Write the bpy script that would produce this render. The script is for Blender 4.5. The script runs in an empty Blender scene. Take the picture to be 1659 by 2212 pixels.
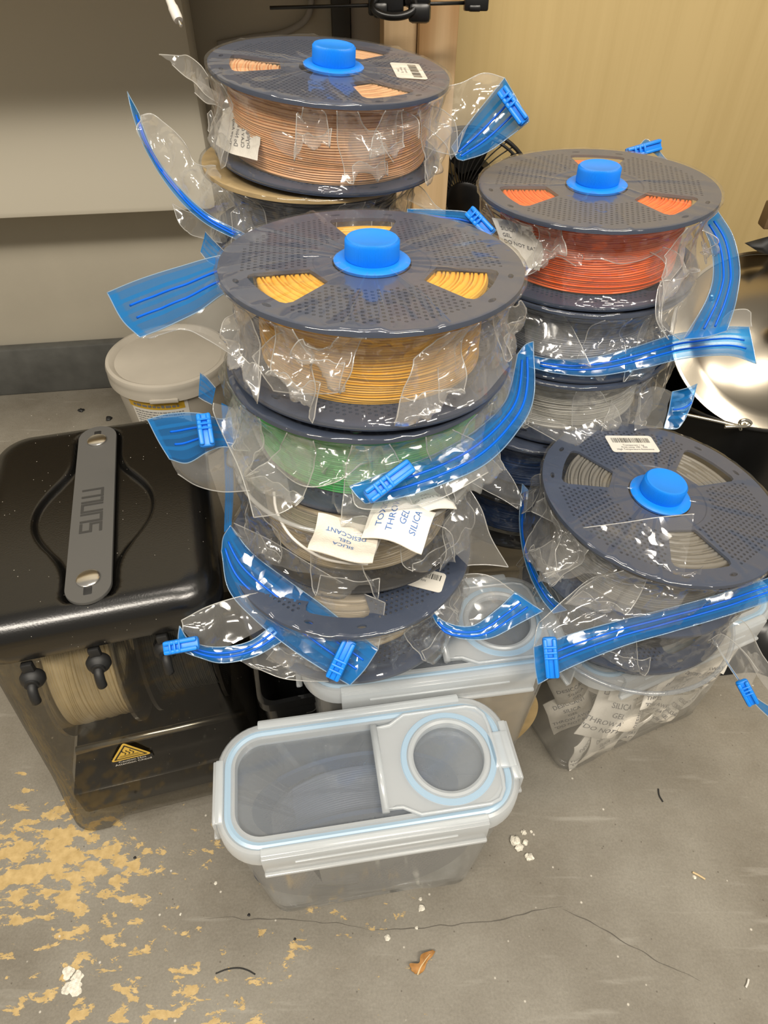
import bpy, bmesh, math, random
import numpy as np
from mathutils import Vector, Matrix, noise
from mathutils.geometry import delaunay_2d_cdt
SC = bpy.context.scene
COL = SC.collection
PI = math.pi
# ------------------------------------------------------------------ camera
CF, CPITCH, CH, CROLL = 1453.0, math.radians(44.6), 0.7576, math.radians(0.37)   # focal length in pixels of a 1659x2212 frame
cam = bpy.data.cameras.new('camera'); camo = bpy.data.objects.new('camera', cam); COL.objects.link(camo)
cam.sensor_fit = 'VERTICAL'; cam.sensor_height = 36.0; cam.lens = CF / 2212 * 36.0
cam.clip_start = 0.02; cam.clip_end = 50
camo.location = (0, 0, CH)
camo.rotation_euler = (Matrix.Rotation(PI/2 - CPITCH, 3, 'X') @ Matrix.Rotation(CROLL, 3, 'Z')).to_euler()
SC.camera = camo
# ------------------------------------------------------------------ world, lights, exposure
w = bpy.data.worlds.new('world'); SC.world = w; w.use_nodes = True
w.node_tree.nodes['Background'].inputs[0].default_value = (1.0, 0.93, 0.82, 1)
w.node_tree.nodes['Background'].inputs[1].default_value = 0.31
def area(name, loc, target, size, power, col=(1, .92, .80)):
    l = bpy.data.lights.new(name, 'AREA'); l.shape = 'RECTANGLE'; l.size, l.size_y = size; l.energy = power; l.color = col
    o = bpy.data.objects.new(name, l); COL.objects.link(o); o.location = loc
    d = Vector(target) - Vector(loc); o.rotation_euler = d.to_track_quat('-Z', 'Y').to_euler(); return o
area('ceiling_tube', (-0.7, -0.95, 2.45), (-0.1, .6, 0), (1.3, .18), 46)
area('ceiling_tube', (0.85, -0.95, 2.45), (0.1, .6, 0), (1.3, .18), 48)
area('ceiling_tube', (0.2, 0.25, 2.5), (0.2, .3, 0), (1.2, .16), 16)
SC.view_settings.view_transform = 'Standard'
SC.view_settings.look = 'None'
SC.view_settings.gamma = 1.0
SC.view_settings.exposure = 0.0
SC.view_settings.use_curve_mapping = False
cy = SC.cycles
cy.transparent_max_bounces = 44; cy.max_bounces = 8; cy.glossy_bounces = 4; cy.diffuse_bounces = 3; cy.transmission_bounces = 4
cy.caustics_reflective = False; cy.caustics_refractive = False
# ------------------------------------------------------------------ measuring: a pixel of the photograph -> a point at a depth / height / distance
_c, _s, _cr, _sr = math.cos(CPITCH), math.sin(CPITCH), math.cos(CROLL), math.sin(CROLL)
def ray(u, v):
    a, b = u - 829.5, v - 1106.0
    a, b = a*_cr + b*_sr, -a*_sr + b*_cr
    return Vector((a/CF, _c - b/CF*_s, -_s - b/CF*_c))
def pd(u, v, d): return Vector((0, 0, CH)) + ray(u, v)*d
def pz(u, v, z): r = ray(u, v); return Vector((0, 0, CH)) + r*((z - CH)/r.z)
def py(u, v, y): r = ray(u, v); return Vector((0, 0, CH)) + r*(y/r.y)
# ------------------------------------------------------------------ materials
def newmat(name):
    m = bpy.data.materials.new(name); m.use_nodes = True; nt = m.node_tree; nt.nodes.clear()
    out = nt.nodes.new('ShaderNodeOutputMaterial')
    def N(t, **k):
        n = nt.nodes.new('ShaderNode' + t)
        for a, b in k.items():
            if a.startswith('i_'):
                key = a[2:]
                if key.isdigit(): key = int(key)
                else: key = key.replace('_', ' ')
                n.inputs[key].default_value = b
            else: setattr(n, a, b)
        return n
    def L(a, b): nt.links.new(a, b)
    return m, out, N, L
def c4(c): return (c[0], c[1], c[2], 1)
def pbr(name, col, rough=.5, metal=0, spec=.5, var=0, vscale=60, bump=0, bscale=300, coat=0, dust=0):
    m, out, N, L = newmat(name)
    p = N('BsdfPrincipled'); p.inputs['Base Color'].default_value = c4(col); p.inputs['Roughness'].default_value = rough
    p.inputs['Metallic'].default_value = metal; p.inputs['Specular IOR Level'].default_value = spec; p.inputs['Coat Weight'].default_value = coat; p.inputs['Coat Roughness'].default_value = .3
    L(p.outputs[0], out.inputs[0])
    if dust:                                              # scattered dust specks
        tc = N('TexCoord'); vo = N('TexVoronoi', i_Scale=dust); L(tc.outputs['Object'], vo.inputs['Vector'])
        cl = N('TexNoise', i_Scale=14.0); L(tc.outputs['Object'], cl.inputs['Vector'])
        th = N('Math', operation='MULTIPLY', i_1=.16); L(cl.outputs[0], th.inputs[0])
        th2 = N('Math', operation='MULTIPLY', i_1=1.1); L(cl.outputs[0], th2.inputs[0])
        lt_ = N('Math', operation='LESS_THAN'); L(vo.outputs['Distance'], lt_.inputs[0]); L(th.outputs[0], lt_.inputs[1])
        sel = N('SeparateColor'); L(vo.outputs['Color'], sel.inputs[0]); gt = N('Math', operation='GREATER_THAN', i_1=.86); L(sel.outputs[0], gt.inputs[0])
        mu = N('Math', operation='MULTIPLY'); L(lt_.outputs[0], mu.inputs[0]); L(gt.outputs[0], mu.inputs[1])
        mx = N('MixRGB', i_Color1=c4(col), i_Color2=(.45, .42, .36, 1)); L(mu.outputs[0], mx.inputs[0]); L(mx.outputs[0], p.inputs['Base Color'])
    if var or bump:
        tc = N('TexCoord'); nz = N('TexNoise', i_Scale=vscale, i_Detail=4.0); L(tc.outputs['Object'], nz.inputs['Vector'])
        if var:
            r = N('ValToRGB'); r.color_ramp.elements[0].position = .3; r.color_ramp.elements[1].position = .7
            r.color_ramp.elements[0].color = c4([x*(1-var) for x in col]); r.color_ramp.elements[1].color = c4([min(1, x*(1+var)) for x in col])
            L(nz.outputs[0], r.inputs[0]); L(r.outputs[0], p.inputs['Base Color'])
        if bump:
            n2 = N('TexNoise', i_Scale=bscale, i_Detail=3.0); L(tc.outputs['Object'], n2.inputs['Vector'])
            b = N('Bump', i_Strength=bump, i_Distance=.002); L(n2.outputs[0], b.inputs['Height']); L(b.outputs[0], p.inputs['Normal'])
    return m
def clear(name, tint, haze, hazecol, rough, base=.05, edge=.6, tintedge=None, power=4.0, bump=0, bscale=60, crinkle=0, bands=False):
    """thin see-through plastic: transparent + a share of diffuse haze + a facing-weighted gloss"""
    m, out, N, L = newmat(name)
    lw = N('LayerWeight', i_Blend=.5)
    pw = N('Math', operation='POWER', i_1=power); L(lw.outputs['Facing'], pw.inputs[0])
    ma = N('Math', operation='MULTIPLY_ADD', i_1=edge, i_2=base); L(pw.outputs[0], ma.inputs[0])
    t = N('BsdfTransparent', i_Color=c4(tint))
    if tintedge:
        mx = N('MixRGB', i_Color1=c4(tint), i_Color2=c4(tintedge)); L(pw.outputs[0], mx.inputs[0]); L(mx.outputs[0], t.inputs[0])
    d = N('BsdfDiffuse', i_Color=c4(hazecol)); tr = N('BsdfTranslucent', i_Color=c4(hazecol))
    dm = N('MixShader', i_0=.4); L(d.outputs[0], dm.inputs[1]); L(tr.outputs[0], dm.inputs[2])
    hm = N('MixShader', i_0=haze); L(t.outputs[0], hm.inputs[1]); L(dm.outputs[0], hm.inputs[2])
    if haze:
        hz = N('Math', operation='MULTIPLY_ADD', i_1=min(.6, haze*2.5), i_2=haze); L(pw.outputs[0], hz.inputs[0]); L(hz.outputs[0], hm.inputs[0])
    g = N('BsdfGlossy', i_Color=(1, 1, 1, 1), i_Roughness=rough)
    if bands:                                             # coloured lengthwise bands of the zip, welded darker ends
        uv = N('UVMap'); sp = N('SeparateXYZ'); L(uv.outputs[0], sp.inputs[0])
        r = N('ValToRGB'); e = r.color_ramp.elements; e[0].position = 0; e[0].color = (.40, .40, .40, 1); e[1].position = 1; e[1].color = (.42, .42, .42, 1)
        for p_, c_ in ((.06, .45), (.075, .72), (.20, .66), (.215, .98), (.27, .95), (.285, .55), (.42, .60), (.44, .85), (.50, .80), (.52, .52), (.66, .58), (.68, .95), (.74, .95), (.755, .60), (.92, .66), (.935, .42)):
            k = r.color_ramp.elements.new(p_); k.color = (c_, c_, c_, 1)
        L(sp.outputs[1], r.inputs[0])
        r2 = N('ValToRGB'); e = r2.color_ramp.elements; e[0].position = .0; e[0].color = (.35, .35, .35, 1); e[1].position = 1; e[1].color = (.35, .35, .35, 1)
        for p_, c_ in ((.05, .32), (.075, 0), (.93, 0), (.955, .32)):
            k = r2.color_ramp.elements.new(p_); k.color = (c_, c_, c_, 1)
        L(sp.outputs[0], r2.inputs[0])
        ad = N('Math', operation='ADD', use_clamp=True); L(r.outputs[0], ad.inputs[0]); L(r2.outputs[0], ad.inputs[1])
        tm = N('MixRGB'); tm.inputs[1].default_value = (.90, .95, .98, 1); tm.inputs[2].default_value = c4(tint); L(ad.outputs[0], tm.inputs[0]); L(tm.outputs[0], t.inputs[0])
        hz = N('Math', operation='MULTIPLY_ADD', i_1=haze, i_2=.05); L(ad.outputs[0], hz.inputs[0]); L(hz.outputs[0], hm.inputs[0])
    if crinkle:                                           # small flat facets of crushed film
        tc = N('TexCoord'); nz = N('TexNoise', i_Scale=35.0, i_Detail=2.0); L(tc.outputs['Object'], nz.inputs['Vector'])
        mv = N('VectorMath', operation='MULTIPLY_ADD'); L(nz.outputs['Color'], mv.inputs[0]); mv.inputs[1].default_value = (.03, .03, .03); L(tc.outputs['Object'], mv.inputs[2])
        mp = N('Mapping'); mp.inputs['Scale'].default_value = (1, 1, .55); L(mv.outputs[0], mp.inputs[0])
        last = None
        for sc, am in ((bscale, crinkle), (bscale*2.7, crinkle*.55)):
            vo = N('TexVoronoi', i_Scale=sc); L(mp.outputs[0], vo.inputs['Vector'])
            a1 = N('VectorMath', operation='SUBTRACT'); L(vo.outputs['Color'], a1.inputs[0]); a1.inputs[1].default_value = (.5, .5, .5)
            a2 = N('VectorMath', operation='SCALE'); L(a1.outputs[0], a2.inputs[0]); a2.inputs['Scale'].default_value = am
            if last is None: last = a2
            else:
                a3 = N('VectorMath', operation='ADD'); L(last.outputs[0], a3.inputs[0]); L(a2.outputs[0], a3.inputs[1]); last = a3
        gm = N('NewGeometry'); a4 = N('VectorMath', operation='ADD'); L(last.outputs[0], a4.inputs[0]); L(gm.outputs['Normal'], a4.inputs[1])
        nm = N('VectorMath', operation='NORMALIZE'); L(a4.outputs[0], nm.inputs[0]); L(nm.outputs[0], g.inputs['Normal']); L(nm.outputs[0], lw.inputs['Normal'])
    if bump:
        tc = N('TexCoord'); nz = N('TexNoise', i_Scale=bscale, i_Detail=2.0); L(tc.outputs['Object'], nz.inputs['Vector'])
        b = N('Bump', i_Strength=bump, i_Distance=.004); L(nz.outputs[0], b.inputs['Height']); L(b.outputs[0], g.inputs['Normal'])
    ms = N('MixShader'); L(ma.outputs[0], ms.inputs[0]); L(hm.outputs[0], ms.inputs[1]); L(g.outputs[0], ms.inputs[2]); L(ms.outputs[0], out.inputs[0])
    return m
M = {}
M['flange'] = pbr('navy_grey_plastic', (.046, .062, .104), .38, spec=.38, bump=.04, bscale=900)
M['flange_black'] = pbr('black_plastic', (.012, .012, .014), .32)
M['flange_gold'] = pbr('kraft_board', (.42, .30, .14), .6, var=.15)
M['flange_clear'] = clear('clear_plastic', (.93, .93, .93), .05, (.8, .8, .8), .06, .06, .7, (.55, .55, .53), 3)
def fil(name, col, rough=.35): M[name] = pbr(name + '_filament', col, rough, var=.06, vscale=25)
fil('peach', (.80, .46, .24)); fil('orange', (.88, .16, .03)); fil('yellow', (.78, .42, .045)); fil('green', (.025, .42, .07))
fil('slate', (.12, .13, .165)); fil('silver', (.33, .35, .40), .25); fil('white', (.58, .56, .50)); fil('navyblue', (.010, .07, .24)); fil('straw', (.44, .36, .24), .25)
fil('warmgrey', (.17, .16, .14)); fil('charcoal', (.035, .04, .05)); fil('cream', (.82, .72, .52))
M['film'] = clear('bag_film', (.985, .985, .985), .045, (.93, .92, .88), .10, .055, .5, None, 3.0, 0, 55, .55)
M['film_taut'] = clear('bag_film_taut', (.99, .99, .99), .022, (.93, .92, .88), .10, .045, .32, None, 3.0, 0, 38, .10)
M['flap'] = clear('bag_film_double', (.96, .96, .96), .14, (.95, .93, .88), .11, .065, .5, None, 3.0, 0, 45, .40)
M['hem'] = clear('bag_film_edge_glint', (.9, .9, .9), .42, (.95, .94, .9), .12, .10, .5)  # whitish tone painting the light that film edges catch
M['zip'] = clear('blue_zip_film', (.07, .42, .86), .60, (.015, .28, .80), .12, .055, .4, None, 3, 0, 40, .22, True)
M['zip_hem_glint'] = clear('zip_film_edge_glint', (.75, .88, .95), .5, (.55, .75, .92), .12, .08, .5)  # pale blue tone painting the bright line along zip edges
M['track'] = pbr('blue_zip_track', (.0, .12, .70), .35, spec=.3)
M['blue'] = pbr('blue_plastic', (.006, .23, .83), .38, bump=.02)
M['pp'] = clear('clear_container_plastic', (.985, .985, .985), .075, (.90, .91, .90), .12, .05, .45, (.90, .92, .93), 2.5)
M['pp_thin'] = clear('clear_container_plastic_thin', (.99, .99, .99), .035, (.90, .91, .90), .12, .04, .40, (.93, .94, .95), 2.5)
M['ppwin'] = clear('clear_lid_plastic', (.94, .96, .98), .13, (.78, .84, .92), .10, .06, .5, None, 3)
M['milky'] = clear('milky_plastic', (.93, .95, .96), .45, (.92, .95, .97), .2, .06, .4, None, 3)
M['gasket'] = clear('blue_white_silicone', (.75, .87, .95), .70, (.62, .80, .95), .3, .04, .3)
M['smoke'] = clear('smoked_plastic', (.64, .615, .56), .02, (.10, .085, .06), .07, .022, .30, (.55, .53, .50), 3)
M['darkbin'] = clear('dark_tub_plastic', (.30, .29, .28), .2, (.05, .05, .05), .1, .06, .5)
M['lidblack'] = pbr('satin_black_plastic', (.004, .0037, .0032), .25, spec=.75, bump=.05, bscale=700, dust=260)
M['strap'] = pbr('grey_silicone_strap', (.085, .083, .078), .55)
M['strapink'] = pbr('dark_engraving', (.035, .034, .032), .6)
M['chrome'] = pbr('brushed_chrome', (.72, .70, .66), .22, 1)
M['rubber'] = pbr('black_rubber', (.012, .012, .012), .55)
M['steel'] = pbr('polished_steel', (.36, .32, .255), .24, 1, bump=.05, bscale=12)
M['black'] = pbr('black_enamel', (.006, .006, .006), .3)
M['blackmetal'] = pbr('black_metal', (.015, .015, .015), .35)
M['wire'] = pbr('steel_wire', (.7, .68, .62), .25, 1)
M['stickeryellow'] = pbr('yellow_sticker', (.80, .52, .08), .45)
M['ink'] = pbr('black_ink', (.012, .012, .012), .6)
M['inkgrey'] = pbr('grey_ink', (.16, .16, .17), .6)
M['inkblue'] = pbr('blue_ink', (.05, .15, .42), .6)
M['paper'] = pbr('white_label_paper', (.78, .75, .68), .5)
M['pack'] = pbr('desiccant_paper', (.72, .67, .58), .7, var=.06, vscale=120, bump=.25, bscale=700)
M['packw'] = pbr('white_packet_paper', (.82, .78, .70), .6, var=.05, vscale=90, bump=.2, bscale=500)
M['pail'] = pbr('off_white_pail', (.50, .46, .39), .38, bump=.05, bscale=30, var=.05, vscale=20)
M['pailyellow'] = pbr('yellow_band_print', (.62, .38, .03), .5)
M['whiteplastic'] = pbr('white_plastic', (.68, .65, .60), .4)
M['base'] = pbr('grey_plinth_paint', (.085, .085, .078), .55, var=.2, vscale=25, bump=.2, bscale=90)
M['wall'] = pbr('grey_wall_paint', (.47, .43, .345), .75, var=.04, vscale=9, bump=.06, bscale=250)
M['panel'] = pbr('white_sheet_panel', (.64, .595, .49), .6, bump=.03, bscale=200)
M['darktrim'] = pbr('dark_grey_trim', (.045, .045, .042), .6)
M['palegrey'] = pbr('pale_grey_paint', (.36, .34, .31), .7, bump=.05)
M['crumb'] = pbr('white_plaster', (.72, .68, .58), .9, var=.3, vscale=300, bump=.6, bscale=600)
M['leaf'] = pbr('dry_brown_leaf', (.34, .16, .04), .7, var=.35, vscale=90)
M['plank'] = pbr('brown_plank', (.16, .10, .045), .6)
M['crack'] = pbr('dark_crack_line', (.10, .09, .075), .9)  # one even dark tone for the floor cracks
M['straw_wood'] = pbr('wood_sliver', (.60, .46, .26), .7)
def wood(name, c1, c2, sx, sz, rough, lines):
    m, out, N, L = newmat(name)
    tc = N('TexCoord'); mp = N('Mapping'); mp.inputs['Scale'].default_value = (sx, sx, sz); L(tc.outputs['Object'], mp.inputs[0])
    n1 = N('TexNoise', i_Scale=1.0, i_Detail=6.0, i_Roughness=.6); L(mp.outputs[0], n1.inputs['Vector'])
    r = N('ValToRGB'); e = r.color_ramp.elements; e[0].position = .34; e[0].color = c4(c2); e[1].position = .58; e[1].color = c4(c1); L(n1.outputs[0], r.inputs[0])
    p = N('BsdfPrincipled', i_Roughness=rough)
    last = r.outputs[0]
    if lines:
        mp2 = N('Mapping'); mp2.inputs['Scale'].default_value = (1, 1, .03); mp2.inputs['Location'].default_value = (.13, .02, 0); L(tc.outputs['Object'], mp2.inputs[0])
        wv = N('TexWave', wave_type='RINGS', i_Scale=lines, i_Distortion=2.2, i_Detail=2.0, i_Detail_Scale=1.5); L(mp2.outputs[0], wv.inputs[0])
        r2 = N('ValToRGB'); f = r2.color_ramp.elements; f[0].position = .0; f[0].color = (.62, .45, .28, 1); f[1].position = .35; f[1].color = (1, 1, 1, 1); L(wv.outputs[0], r2.inputs[0])
        mx = N('MixRGB', blend_type='MULTIPLY', i_Fac=.8); L(last, mx.inputs[1]); L(r2.outputs[0], mx.inputs[2]); last = mx.outputs[0]
    L(last, p.inputs['Base Color']); L(p.outputs[0], out.inputs[0]); return m
M['ply'] = wood('pale_plywood', (.60, .455, .215), (.555, .415, .19), 42, 1.3, .5, 0)
M['stud'] = wood('pine_stud', (.66, .47, .27), (.55, .38, .20), 40, 1.0, .55, 22)
def floor_mat():
    m, out, N, L = newmat('worn_concrete_floor')
    tc = N('TexCoord'); P = tc.outputs['Object']
    def nz(scale, det=4.0, rough=.55, dist=0):
        n = N('TexNoise', i_Scale=scale, i_Detail=det, i_Roughness=rough, i_Distortion=dist); L(P, n.inputs['Vector']); return n.outputs[0]
    def ramp(src, p0, c0, p1, c1):
        r = N('ValToRGB'); e = r.color_ramp.elements; e[0].position = p0; e[0].color = c4(c0); e[1].position = p1; e[1].color = c4(c1); L(src, r.inputs[0]); return r.outputs[0]
    def mix(f, a, b, t='MIX'):
        x = N('MixRGB', blend_type=t)
        for i, s in ((0, f), (1, a), (2, b)):
            if hasattr(s, 'default_value') or hasattr(s, 'links'): L(s, x.inputs[i])
            else: x.inputs[i].default_value = s if i == 0 else c4(s)
        return x.outputs[0]
    def math_(op, a, b):
        x = N('Math', operation=op)
        for i, s in ((0, a), (1, b)):
            if isinstance(s, (int, float)): x.inputs[i].default_value = s
            else: L(s, x.inputs[i])
        return x.outputs[0]
    base = ramp(nz(7, 8, .62), .33, (.175, .155, .122), .67, (.265, .245, .205))
    fine = ramp(nz(420, 4, .7), .3, (.84, .84, .83), .7, (1.10, 1.10, 1.09))
    col = mix(1.0, base, fine, 'MULTIPLY')
    # pale scuffs running along one direction
    mp = N('Mapping'); mp.inputs['Rotation'].default_value = (0, 0, .65); mp.inputs['Scale'].default_value = (9, 80, 1); L(P, mp.inputs[0])
    sc = N('TexNoise', i_Scale=1.0, i_Detail=4.0); L(mp.outputs[0], sc.inputs['Vector'])
    scr = ramp(sc.outputs[0], .62, (0, 0, 0), .74, (.35, .35, .35)); col = mix(scr, col, (.40, .38, .33))
    # worn-through paint: tan patches, dense at left and thinning out to the right
    sep = N('SeparateXYZ'); L(P, sep.inputs[0]); X, Y = sep.outputs[0], sep.outputs[1]
    mpp = N('Mapping'); mpp.inputs['Rotation'].default_value = (0, 0, -.5); mpp.inputs['Scale'].default_value = (1.0, 1.9, 1); L(P, mpp.inputs[0])
    pn = N('TexNoise', i_Scale=40.0, i_Detail=9.0, i_Roughness=.66, i_Distortion=.3); L(mpp.outputs[0], pn.inputs['Vector'])
    big = N('TexNoise', i_Scale=7.0, i_Detail=2.0); L(P, big.inputs['Vector'])
    gx = N('MapRange', i_1=-.42, i_2=.12, i_3=.078, i_4=-.075); L(X, gx.inputs[0])
    gy = N('MapRange', i_1=.26, i_2=.40, i_3=.0, i_4=-.25); L(Y, gy.inputs[0])
    gr = N('MapRange', i_1=.0, i_2=.2, i_3=.0, i_4=-.25); L(X, gr.inputs[0])
    s1 = math_('ADD', pn.outputs[0], gx.outputs[0]); s2 = math_('ADD', s1, gy.outputs[0]); s2 = math_('ADD', s2, gr.outputs[0])
    s3 = math_('MULTIPLY_ADD', big.outputs[0], .45); s3n = s3.node; s3n.inputs[2].default_value = -.225
    s4 = math_('ADD', s2, s3)
    mask = ramp(s4, .585, (0, 0, 0), .600, (1, 1, 1))
    tan = ramp(nz(120, 4), .3, (.42, .29, .115), .7, (.58, .42, .19))
    col = mix(mask, col, tan)
    # dark specks and white specks
    v = N('TexVoronoi', i_Scale=70.0); L(P, v.inputs['Vector']); dk = ramp(v.outputs['Distance'], .035, (.8, .8, .8), .075, (0, 0, 0))
    col = mix(dk, col, (.09, .075, .055))
    v2 = N('TexVoronoi', i_Scale=43.0); mp3 = N('Mapping'); mp3.inputs['Location'].default_value = (3.3, 1.7, 0); L(P, mp3.inputs[0]); L(mp3.outputs[0], v2.inputs['Vector'])
    wk = ramp(v2.outputs['Distance'], .03, (.85, .85, .85), .06, (0, 0, 0)); col = mix(wk, col, (.62, .58, .50))
    p = N('BsdfPrincipled', i_Roughness=.55); L(col, p.inputs['Base Color'])
    hs = math_('SUBTRACT', nz(120, 5, .6), math_('MULTIPLY', mask, .55))
    b = N('Bump', i_Strength=.35, i_Distance=.0012); L(hs, b.inputs['Height']); L(b.outputs[0], p.inputs['Normal'])
    L(p.outputs[0], out.inputs[0]); return m
M['floor'] = floor_mat()
# ------------------------------------------------------------------ object helpers
def link(name, me, mat=None, parent=None, loc=None):
    o = bpy.data.objects.new(name, me); COL.objects.link(o)
    if mat is not None:
        for mm in (mat if isinstance(mat, (list, tuple)) else [mat]):
            if len(me.materials) < (len(mat) if isinstance(mat, (list, tuple)) else 1): me.materials.append(M[mm] if isinstance(mm, str) else mm)
    if parent is not None: o.parent = parent
    if loc is not None: o.location = loc
    return o
def mesh(name, vs, fs, smooth=True, mats=None):
    me = bpy.data.meshes.new(name); me.from_pydata([tuple(v) for v in vs], [], fs)
    if smooth: me.polygons.foreach_set('use_smooth', [True]*len(me.polygons))
    if mats is not None: me.polygons.foreach_set('material_index', mats)
    me.update(); return me
def sharp(me, ang=35):
    me.set_sharp_from_angle(angle=math.radians(ang)); return me
def mk(name, vs, fs, mat, parent=None, smooth=True, loc=None, ang=None):
    me = mesh(name, vs, fs, smooth)
    if ang: sharp(me, ang)
    return link(name, me, mat, parent, loc)
def tag(o, label=None, cat=None, group=None, kind=None):
    if label: o['label'] = label
    if cat: o['category'] = cat
    if group: o['group'] = group
    if kind: o['kind'] = kind
    return o
def thing(name, label, cat, loc=(0, 0, 0), rot=None, group=None):
    o = bpy.data.objects.new(name, None); COL.objects.link(o); o.empty_display_size = .02
    mw = Matrix.Translation(Vector(loc))
    if rot is not None: mw = mw @ (rot.to_4x4() if not isinstance(rot, (int, float)) else Matrix.Rotation(rot, 4, 'Z'))
    o.matrix_world = mw; MW[o.name] = mw
    return tag(o, label, cat, group)
MW = {}
def inv(o): return MW[o.name].inverted()
def bmobj(name, bm, mat, parent=None, smooth=True, ang=35, loc=None):
    me = bpy.data.meshes.new(name); bm.to_mesh(me); bm.free()
    if smooth:
        me.polygons.foreach_set('use_smooth', [True]*len(me.polygons))
        if ang: sharp(me, ang)
    return link(name, me, mat, parent, loc)
def add_box(bm, lo, hi, bev=0, mw=None, seg=2):
    r = bmesh.ops.create_cube(bm, size=1.0); v = r['verts']
    for q in v: q.co = Vector([lo[i] + (q.co[i] + .5)*(hi[i] - lo[i]) for i in range(3)])
    if bev:
        es = list({e for q in v for e in q.link_edges})
        rr = bmesh.ops.bevel(bm, geom=es, offset=bev, segments=seg, affect='EDGES', profile=.5)
        v = list({q for f in rr['faces'] for q in f.verts} | {q for q in v if q.is_valid})
    if mw is not None:
        for q in v: q.co = mw @ q.co
def box(name, lo, hi, mat, parent=None, bev=0, mw=None):
    bm = bmesh.new(); add_box(bm, lo, hi, bev, mw); return bmobj(name, bm, mat, parent)
def lathe_data(prof, seg, close=False, off=None):
    n = len(prof); vs = []; fs = []
    for k in range(seg):
        a = 2*PI*k/seg; ca, sa = math.cos(a), math.sin(a)
        for i, (r, z) in enumerate(prof):
            if off: r, z = off(i, a, r, z)
            vs.append((r*ca, r*sa, z))
    for k in range(seg):
        k2 = (k+1) % seg
        for i in range(n if close else n-1):
            j = (i+1) % n
            fs.append((k*n+i, k2*n+i, k2*n+j, k*n+j))
    return vs, fs
def lathe(name, prof, seg, mat, parent=None, close=False, ang=40, loc=None, off=None):
    vs, fs = lathe_data(prof, seg, close, off); return mk(name, vs, fs, mat, parent, True, loc, ang)
def catmull(pts, n):
    """n points spaced along a Catmull-Rom curve through pts"""
    P = [Vector(p) for p in pts]
    if len(P) == 1: return [P[0].copy() for _ in range(n)]
    if len(P) == 2: return [P[0].lerp(P[1], i/(n-1)) for i in range(n)]
    E = [P[0]*2 - P[1]] + P + [P[-1]*2 - P[-2]]
    dense = []
    for i in range(1, len(E)-2):
        for k in range(12):
            t = k/12; a, b, c, d = E[i-1], E[i], E[i+1], E[i+2]
            dense.append(.5*((2*b) + (c-a)*t + (2*a-5*b+4*c-d)*t*t + (3*b-a-3*c+d)*t**3))
    dense.append(P[-1].copy())
    L = [0]
    for a, b in zip(dense, dense[1:]): L.append(L[-1] + (b-a).length)
    out = []; j = 0
    for i in range(n):
        s = L[-1]*i/(n-1)
        while j < len(L)-2 and L[j+1] < s: j += 1
        q = (s-L[j])/max(1e-9, L[j+1]-L[j]); out.append(dense[j].lerp(dense[j+1], min(1, q)))
    return out
def tube_data(pts, rad, sides=8, vs=None, fs=None, caps=True, closed=False):
    vs = [] if vs is None else vs; fs = [] if fs is None else fs; n = len(pts); b0 = len(vs)
    up = None
    for i, p in enumerate(pts):
        t = (pts[(i+1) % n] - pts[i-1]) if closed else (pts[min(i+1, n-1)] - pts[max(i-1, 0)])
        t = t.normalized() if t.length > 1e-9 else Vector((0, 0, 1))
        if up is None: up = t.orthogonal().normalized()
        up = (up - t*up.dot(t)); up = up.normalized() if up.length > 1e-6 else t.orthogonal().normalized()
        si = t.cross(up); r = rad(i/(n-1)) if callable(rad) else rad
        for k in range(sides):
            a = 2*PI*k/sides; vs.append(p + (up*math.cos(a) + si*math.sin(a))*r)
    for i in range(n if closed else n-1):
        for k in range(sides):
            k2 = (k+1) % sides; j = (i+1) % n
            fs.append((b0+i*sides+k, b0+i*sides+k2, b0+j*sides+k2, b0+j*sides+k))
    if caps and not closed:
        fs.append(tuple(b0+k for k in reversed(range(sides)))); fs.append(tuple(b0+(n-1)*sides+k for k in range(sides)))
    return vs, fs
def tube(name, pts, rad, mat, parent=None, sides=8, n=24, closed=False):
    p = catmull(pts, n) if not closed else [Vector(q) for q in pts]
    vs, fs = tube_data(p, rad, sides, closed=closed); return mk(name, vs, fs, mat, parent)
def rr_pts(hx, hy, r, n=8):
    out = []
    for cx, cy, a0 in ((hx-r, hy-r, 0), (-hx+r, hy-r, PI/2), (-hx+r, -hy+r, PI), (hx-r, -hy+r, 1.5*PI)):
        for k in range(n+1):
            a = a0 + PI/2*k/n; out.append((cx + r*math.cos(a), cy + r*math.sin(a)))
    return out
def loft(loops, closed_profile=False, cap0=False, cap1=False):
    n = len(loops[0]); vs = [p for l in loops for p in l]; fs = []; m = len(loops)
    for i in range(m if closed_profile else m-1):
        j = (i+1) % m
        for k in range(n):
            k2 = (k+1) % n; fs.append((i*n+k, i*n+k2, j*n+k2, j*n+k))
    if cap0: fs.append(tuple(reversed(range(n))))
    if cap1: fs.append(tuple((m-1)*n+k for k in range(n)))
    return vs, fs
def text_mesh(s, size, align='CENTER', bold=0):
    cu = bpy.data.curves.new('print', 'FONT'); cu.body = s; cu.size = size; cu.align_x = align; cu.align_y = 'CENTER'; cu.resolution_u = 2; cu.offset = bold
    o = bpy.data.objects.new('print', cu); COL.objects.link(o)
    me = bpy.data.meshes.new_from_object(o); bpy.data.objects.remove(o); bpy.data.curves.remove(cu); me.materials.clear(); return me
def text(name, s, size, mat, parent, mloc, align='CENTER', bold=0):
    o = link(name, text_mesh(s, size, align, bold), mat, parent); o.matrix_local = mloc; return o
def T(*v): return Matrix.Translation(Vector(v))
def RX(a): return Matrix.Rotation(a, 4, 'X')
def RY(a): return Matrix.Rotation(a, 4, 'Y')
def RZ(a): return Matrix.Rotation(a, 4, 'Z')
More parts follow.
